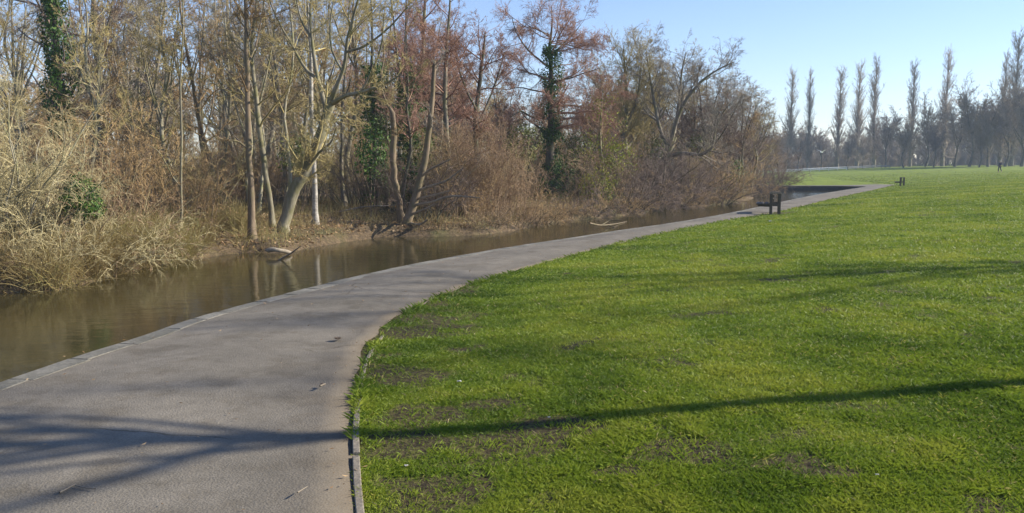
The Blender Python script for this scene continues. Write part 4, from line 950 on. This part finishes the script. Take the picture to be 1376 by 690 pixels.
# ------------------------------------------------------------------ trees standing right of the view; their shadows cross the path and the grass
def side_tree(label, x_, y_, h, fork, r, seed, nf=6):
    rng = np.random.default_rng(seed); z0 = H(x_, y_)
    L = [np.array([[0, 0, -.1, r * 1.3], [.02, 0, .5, r], [.05, .04, fork * .5, r * .92], [.0, .0, fork, r * .82], [.1, .1, fork + (h - fork) * .4, r * .5], [-.1, 0, h, r * .08]])]
    for k in range(nf):
        th = (PI / 2 if k % 2 else -PI / 2) + rng.uniform(-.8, .8); zz = fork * (1. + .28 * k / nf); ln_ = (h - fork) * rng.uniform(.6, 1.0); a = rng.uniform(.4, 1.3)
        q = [[0, 0, zz, r * .48]]
        for s_ in (.3, .65, 1): q.append([math.cos(th + s_ * .3) * a * ln_ * s_ * .8, math.sin(th + s_ * .3) * a * ln_ * s_ * .8, zz + ln_ * s_ ** 1.15 * .8, r * .48 * (1 - .85 * s_)])
        L.append(np.array(q))
    b = build_tree(rng, L, lv_set(.7, .45, t0=.5, l1=.65, l1m=2.6, ang=44, r1=2.6)[:3], 10)
    return tree_obj('bare_tree', label, 'tree', np.array([0, 0, 0.]), b, 'bark_grey', 'tw_brown'), (x_, y_, z0)
for args in (('bare tree right of the view whose long shadow crosses the near path', 9.7, 6.75, 10.5, 5.6, .115, 701, 12),
             ('second bare tree right of the view with its shadow over the middle of the lawn', 24, 14.6, 14.5, 8, .10, 702, 7),):
    t, loc = side_tree(*args); t.location = loc

# ------------------------------------------------------------------ benches
def box(sx, sy, sz, c, bev=.012, rot=None):
    bm = bmesh.new(); bmesh.ops.create_cube(bm, size=1, matrix=Matrix.Diagonal((sx, sy, sz, 1)))
    bmesh.ops.bevel(bm, geom=list(bm.edges), offset=bev, segments=2, affect='EDGES')
    if rot: bmesh.ops.rotate(bm, verts=bm.verts, cent=(0, 0, 0), matrix=Matrix.Rotation(rot[0], 3, rot[1]))
    bmesh.ops.translate(bm, verts=bm.verts, vec=c)
    me = bpy.data.meshes.new('box'); bm.to_mesh(me); bm.free(); return me
def bench(label, px, py, rz):
    g = at(px, py, 0, SLOPE); g = np.array([g[0], g[1], H(g[0], g[1])]); t = thing('park_bench', label, 'bench', tuple(g), rz, 'benches beside the path')
    for yy in (-.62, .62):
        for xx in (-.145, .145): obj('post', box(.105, .11, .86, (xx, yy, .33)), M['bench'], t)
        obj('stretcher', box(.19, .07, .09, (0, yy, .36)), M['bench'], t)
        obj('top_cap', box(.42, .15, .035, (0, yy, .778)), M['board'], t)  # paler timber than the posts: the sunlit top is put into its colour
    for zz in (.52, .68): obj('back_plank', box(.035, 1.5, .11, (-.062, 0, zz)), M['bench'], t)
    for xx in (-.30, -.46, -.60): obj('seat_plank', box(.135, 1.5, .05, (xx, 0, .385)), M['bench'], t)
    for yy in (-.55, .55): obj('seat_bracket', box(.42, .07, .075, (-.40, yy, .322)), M['bench'], t)
    return t
bench('dark wooden post bench beside the path, the nearer of the two', 1041, 287.5, -.30)
bench('small dark bench at the far bend where the path ends', 1212, 250.5, -.40)
# worn pad of tarmac and soil under the near bench
# ------------------------------------------------------------------ fence at the far edge of the meadow
def fence(label, px0, px1, Y, mat, h, name='rail_fence'):
    a, b = at_depth(px0, 219, Y), at_depth(px1, 219, Y + 4); n = int((b[0] - a[0]) / 2.2)
    z0 = H(a[0], a[1]); t = thing(name, label, 'fence', (a[0], a[1], z0))
    P = [(a + (b - a) * k / n) for k in range(n + 1)]
    for p in P: obj('post', box(.12, .12, h + .3, (p[0] - a[0], p[1] - a[1], H(p[0], p[1]) - z0 + h / 2 - .15)), M[mat], t)
    for zz in (h * .5, h * .92):
        rows = np.array([[[p[0] - a[0], p[1] - a[1] - .09, H(p[0], p[1]) - z0 + zz] for p in P]])
        obj('rail', raw_mesh('rail', *tubes([(rows, np.full(rows.shape[:2], .11))], 6), True), M[mat], t)
fence('low white rail fence at the far edge of the meadow below the left poplars', 1040, 1138, 200, 'white_paint', .75)
fence('low grey rail fence continuing the white one toward the spreading tree', 1139, 1196, 204, 'grey_paint', .75)

# ------------------------------------------------------------------ skin-grown figures: person, birds
def skin(name, verts, edges, root, sub=2):
    me = bpy.data.meshes.new(name); me.from_pydata([v[:3] for v in verts], edges, [])
    o = bpy.data.objects.new(name, me); COL.objects.link(o)
    m = o.modifiers.new('Skin', 'SKIN'); m.use_smooth_shade = True
    for k, v in enumerate(verts):
        r = v[3] if not isinstance(v[3], tuple) else v[3]
        me.skin_vertices[0].data[k].radius = (r, r) if not isinstance(r, tuple) else r
        me.skin_vertices[0].data[k].use_root = (k == root)
    s = o.modifiers.new('Sub', 'SUBSURF'); s.levels = s.render_levels = sub
    dg = bpy.context.evaluated_depsgraph_get(); out = bpy.data.meshes.new_from_object(o.evaluated_get(dg))
    bpy.data.objects.remove(o); out.name = name; return out
def person(px, py, Y, rz):
    p = at_depth(px, py, Y); p[2] = H(p[0], p[1])
    t = thing('person', 'person in a dark jacket walking across the far grass at the right', 'person', tuple(p), rz)
    B = [(0, 0, .95, (.15, .11)), (0, 0, 1.12, (.135, .10)), (0, .01, 1.3, (.165, .11)), (0, 0, 1.42, (.13, .09)), (0, 0, 1.5, .055), (0, .02, 1.57, (.07, .085)), (0, .02, 1.66, (.078, .095)), (0, .01, 1.73, (.05, .06)),
         (.09, .02, .88, .088), (.10, .16, .5, .062), (.10, .10, .1, .045), (.10, .22, .03, .035), (-.09, -.02, .88, .088), (-.10, -.04, .5, .062), (-.10, -.28, .16, .045), (-.10, -.20, .06, .035),
         (.19, 0, 1.4, .06), (.24, -.08, 1.14, .045), (.23, .04, .92, .034), (.23, .08, .84, .03), (-.19, 0, 1.4, .06), (-.24, .08, 1.14, .045), (-.22, .2, .95, .034), (-.22, .25, .88, .03),
         (0, .12, 1.615, .018), (.08, .02, 1.62, .016), (-.08, .02, 1.62, .016)]
    E = [(0, 1), (1, 2), (2, 3), (3, 4), (4, 5), (5, 6), (6, 7), (0, 8), (8, 9), (9, 10), (10, 11), (0, 12), (12, 13), (13, 14), (14, 15), (3, 16), (16, 17), (17, 18), (18, 19), (3, 20), (20, 21), (21, 22), (22, 23), (5, 24), (6, 25), (6, 26)]
    obj('body', skin('body', B, E, 0), M['skin'], t)
    J = [(0, 0, .86, (.185, .145)), (0, 0, 1.12, (.165, .13)), (0, .01, 1.3, (.19, .135)), (0, 0, 1.43, (.14, .10)), (0, 0, 1.5, .07), (.19, 0, 1.4, .08), (.24, -.08, 1.14, .063), (.23, .04, .94, .052), (-.19, 0, 1.4, .08), (-.24, .08, 1.14, .063), (-.22, .19, .97, .052)]
    obj('jacket', skin('jacket', J, [(0, 1), (1, 2), (2, 3), (3, 4), (3, 5), (5, 6), (6, 7), (3, 8), (8, 9), (9, 10)], 0), M['jacket'], t)
    T = [(0, 0, .93, (.165, .125)), (.09, .02, .86, .105), (.10, .16, .5, .078), (.10, .10, .12, .062), (-.09, -.02, .86, .105), (-.10, -.04, .5, .078), (-.10, -.27, .18, .062)]
    obj('trousers', skin('trousers', T, [(0, 1), (1, 2), (2, 3), (0, 4), (4, 5), (5, 6)], 0), M['trousers'], t)
    obj('hair', skin('hair', [(0, -.03, 1.62, (.07, .06)), (0, -.02, 1.69, (.088, .09)), (0, .0, 1.75, (.07, .08))], [(0, 1), (1, 2)], 1), M['hair'], t)
person(1344, 219, 122, 1.9)
def bird(px, py):
    p = at(px, py, WATER); t = thing('white_bird', 'white water bird floating near the bank below the bare shrubs', 'bird', (p[0], p[1], WATER), -.7)
    V = [(-.30, 0, .13, .03), (-.2, 0, .10, (.09, .08)), (0, 0, .09, (.14, .12)), (.16, 0, .11, (.11, .10)), (.24, 0, .20, .05), (.26, 0, .30, .038), (.29, 0, .37, .045), (.34, 0, .375, .03)]
    obj('body', skin('body', V, [(k, k + 1) for k in range(7)], 2), M['feather'], t)
    obj('beak', skin('beak', [(.355, 0, .37, .018), (.40, 0, .362, .013), (.44, 0, .357, .006)], [(0, 1), (1, 2)], 0), M['beak'], t)
bird(957, 271)
def gull(px, py, Y):
    p = at_depth(px, py, Y); t = thing('flying_gull', 'white gull in flight above the far grass in front of the poplars', 'bird', tuple(p), .5)
    obj('body', skin('body', [(-.24, 0, .0, .02), (-.1, 0, 0, .05), (.05, 0, 0, .065), (.16, 0, .02, .045), (.21, 0, .03, .03), (.25, 0, .025, .01)], [(k, k + 1) for k in range(5)], 2), M['feather'], t)
    for s in (-1, 1):
        v, f = [], []
        for k, (yy, zz, x0, x1) in enumerate(((.03, .03, -.08, .1), (.22, .16, -.07, .11), (.42, .22, -.10, .07), (.64, .30, -.14, -.08))):
            for xx, th in ((x1, 0), ((x0 + x1) / 2, .014), (x0, 0), ((x0 + x1) / 2, -.006)): v.append((xx, s * yy, zz + th))
        for k in range(3):
            for c in range(4): f.append((k * 4 + c, k * 4 + (c + 1) % 4, k * 4 + 4 + (c + 1) % 4, k * 4 + 4 + c))
        f += [(0, 1, 2, 3), (12, 13, 14, 15)]
        obj('wing', raw_mesh('wing', np.array(v), np.array(f), True), M['feather'], t)
gull(1104, 205, 100)

# ------------------------------------------------------------------ fallen wood, twigs and scraps
def stick(name, label, P, mat, cat='branch', side=(), sides=7):
    P = np.array(P, float); c = P[0, :3].copy(); c[2] = P[:, 2].min(); t_ = [P] + [np.array(q, float) for q in side]
    parts = []
    for q in t_:
        q = cr(q, 12); parts.append(tubes([((q[:, :3] - c)[None], q[:, 3][None])], sides))
    o = obj(name, raw_mesh(name, *join_vf(parts), True), M[mat]); o.location = tuple(c); o['label'] = label; o['category'] = cat; return o
w = lambda px, py, z: list(at(px, py, z))
def wl(px, py, z, r): return w(px, py, z) + [r]
stick('fallen_log', 'short pale log lying at the waterline below the bank tree', [wl(356, 337, -.74, .02), wl(358, 337, -.74, .06), wl(366, 335.5, -.71, .07), wl(374, 336.5, -.73, .055), wl(384, 338, -.78, .06), wl(391, 340, -.84, .04), wl(392, 340, -.85, .012)], 'deadwood', 'log')
stick('fallen_branch', 'pale thin branch slanting into the water below the log', [wl(372, 352, -.95, .035), wl(380, 347, -.85, .03), wl(392, 340, -.66, .022), wl(404, 331, -.45, .012)], 'deadwood')
stick('fallen_branch', 'forked dead branch trailing in the water by the yellow-green bush', [wl(792, 300, -.55, .035), wl(808, 303, -.75, .03), wl(828, 301, -.86, .022), wl(842, 298, -.88, .012)], 'bark_brown',
      side=[[wl(808, 303, -.75, .03), wl(820, 297, -.6, .02), wl(838, 296, -.55, .008)], [wl(815, 302, -.8, .025), wl(826, 306, -.9, .015), wl(836, 306, -.93, .006)]])
stick('fallen_branch', 'bare branch lying on the bank left of the dead tree', [wl(455, 285, -.2, .03), wl(490, 278, .0, .026), wl(530, 276, .05, .02), wl(560, 270, .1, .01)], 'deadwood')
pz = lambda px, py, up=.02: at(px, py, up + .03, SLOPE)
def gtwig(label, pix, r, side=()):
    P = [list(pz(*q)) + [r * (1 - .6 * k / len(pix))] for k, q in enumerate(pix)]
    stick('twig', label, P, 'deadwood', 'twig', [[list(pz(*q)) + [r * .6] for q in s] for s in side], 5)
gtwig('small pale twig with one fork on the near left of the path', [(80, 662), (90, 657), (101, 651, .03)], .006, [[(100, 652), (112, 655), (128, 657)]])
gtwig('thin pale twig on the path near its bottom edge', [(400, 662), (408, 657), (413, 654)], .004)
gtwig('tiny twig in the middle of the path near the board', [(430, 519), (437, 516)], .008)
rngl = np.random.default_rng(121)
def scrap(name, label, px, py, size, mat, cat):
    p = pz(px, py, .012); v = np.array([(-1, -.5, 0), (-.3, .6, .25), (.5, .7, .1), (1, 0, .35), (.3, -.7, .1), (0, 0, .3)]) * size * .72
    v = np.vstack([v, v - [0, 0, size * .12]]); f3 = [(0, 1, 5), (1, 2, 5), (2, 3, 5), (3, 4, 5), (4, 0, 5)]; f = f3 + [tuple(6 + q for q in t[::-1]) for t in f3]
    me = bpy.data.meshes.new(name); me.from_pydata([tuple(q) for q in v], [], f); o = obj(name, me, M[mat]); o.location = (p[0], p[1], H(p[0], p[1]) + .022 + (.02 if mat == 'dead_leaf' else 0)); o.rotation_euler = (0, 0, rngl.uniform(0, 6)); o['label'] = label; o['category'] = cat
M['dead_leaf'] = plain('dark_dead_leaf', (.05, .035, .022), (.12, .08, .05), 30)
scrap('dead_leaf', 'dark curled dead leaf on the middle of the path', 455, 455, .075, 'dead_leaf', 'leaf')
scrap('dead_leaf', 'small dark dead leaf on the path below the curled one', 433, 517, .035, 'dead_leaf', 'leaf')
scrap('paper_scrap', 'small white scrap lying in the grass near the path', 617, 510, .035, 'litterwhite', 'litter')
scrap('paper_scrap', 'tiny white scrap in the lawn beside the long shadow', 738, 561, .02, 'litterwhite', 'litter')
scrap('paper_scrap', 'pale scrap in the muddy grass below the long shadow', 546, 621, .02, 'litterwhite', 'litter')
scrap('paper_scrap', 'pale scrap at the bottom right of the lawn', 1178, 656, .018, 'litterwhite', 'litter')
scrap('paper_scrap', 'white scrap on the grass in front of the near bench', 1036, 302, .10, 'litterwhite', 'litter')

# ------------------------------------------------------------------ haze, light, camera
HAZE = .00055
bm = bmesh.new(); bmesh.ops.create_cube(bm, size=1, matrix=Matrix.Translation((0, 0, 17)) @ Matrix.Diagonal((1320, 1320, 42, 1)))
me = bpy.data.meshes.new('haze'); bm.to_mesh(me); bm.free()
hm = bpy.data.materials.new('haze'); hm.use_nodes = True; nt = hm.node_tree; nt.nodes.remove(nt.nodes['Principled BSDF'])
pv = node(nt, 'ShaderNodeVolumePrincipled'); pv.inputs['Color'].default_value = (.72, .86, 1, 1); pv.inputs['Density'].default_value = HAZE
nt.links.new(pv.outputs[0], nt.nodes['Material Output'].inputs['Volume'])
obj('haze', me, hm, kind='stuff', label='thin pale haze over the whole park', category='haze')

W = bpy.data.worlds.new('World'); SC.world = W; W.use_nodes = True; nt = W.node_tree
sk = node(nt, 'ShaderNodeTexSky', sky_type='NISHITA'); sk.sun_disc = False; sk.sun_elevation = SUN_EL; sk.sun_rotation = SUN_AZ
sk.air_density = 1.0; sk.dust_density = .0; sk.ozone_density = 1.6
nt.links.new(mixc(nt, 1., sk.outputs[0], (.93, .95, 1.16), 'MULTIPLY'), nt.nodes['Background'].inputs[0]); nt.nodes['Background'].inputs[1].default_value = .097
su = bpy.data.lights.new('Sun', 'SUN'); su.energy = 5.0; su.angle = math.radians(.53); su.color = (1, .93, .80)
so = bpy.data.objects.new('Sun', su); COL.objects.link(so)
sv_ = Vector((math.cos(SUN_EL) * math.sin(SUN_AZ), math.cos(SUN_EL) * math.cos(SUN_AZ), math.sin(SUN_EL)))
so.rotation_euler = (-sv_).to_track_quat('-Z', 'Y').to_euler(); so.location = (40, 10, 40)
cam = bpy.data.cameras.new('Camera'); cam.sensor_width = 36; cam.lens = 36 * F / 1376; cam.clip_end = 3000; cam.clip_start = .05
co = bpy.data.objects.new('Camera', cam); COL.objects.link(co); co.location = (0, 0, CAMZ); co.rotation_euler = (PI / 2 - TH, 0, 0); SC.camera = co
SC.view_settings.view_transform = 'Standard'; SC.view_settings.look = 'None'; SC.view_settings.exposure = .82; SC.view_settings.gamma = 1
cy = SC.cycles; cy.max_bounces = 5; cy.diffuse_bounces = 2; cy.glossy_bounces = 2; cy.transmission_bounces = 3; cy.volume_bounces = 0; cy.transparent_max_bounces = 6
cy.caustics_reflective = False; cy.caustics_refractive = False; cy.use_denoising = True
try: cy.denoiser = 'OPENIMAGEDENOISE'
except Exception: pass
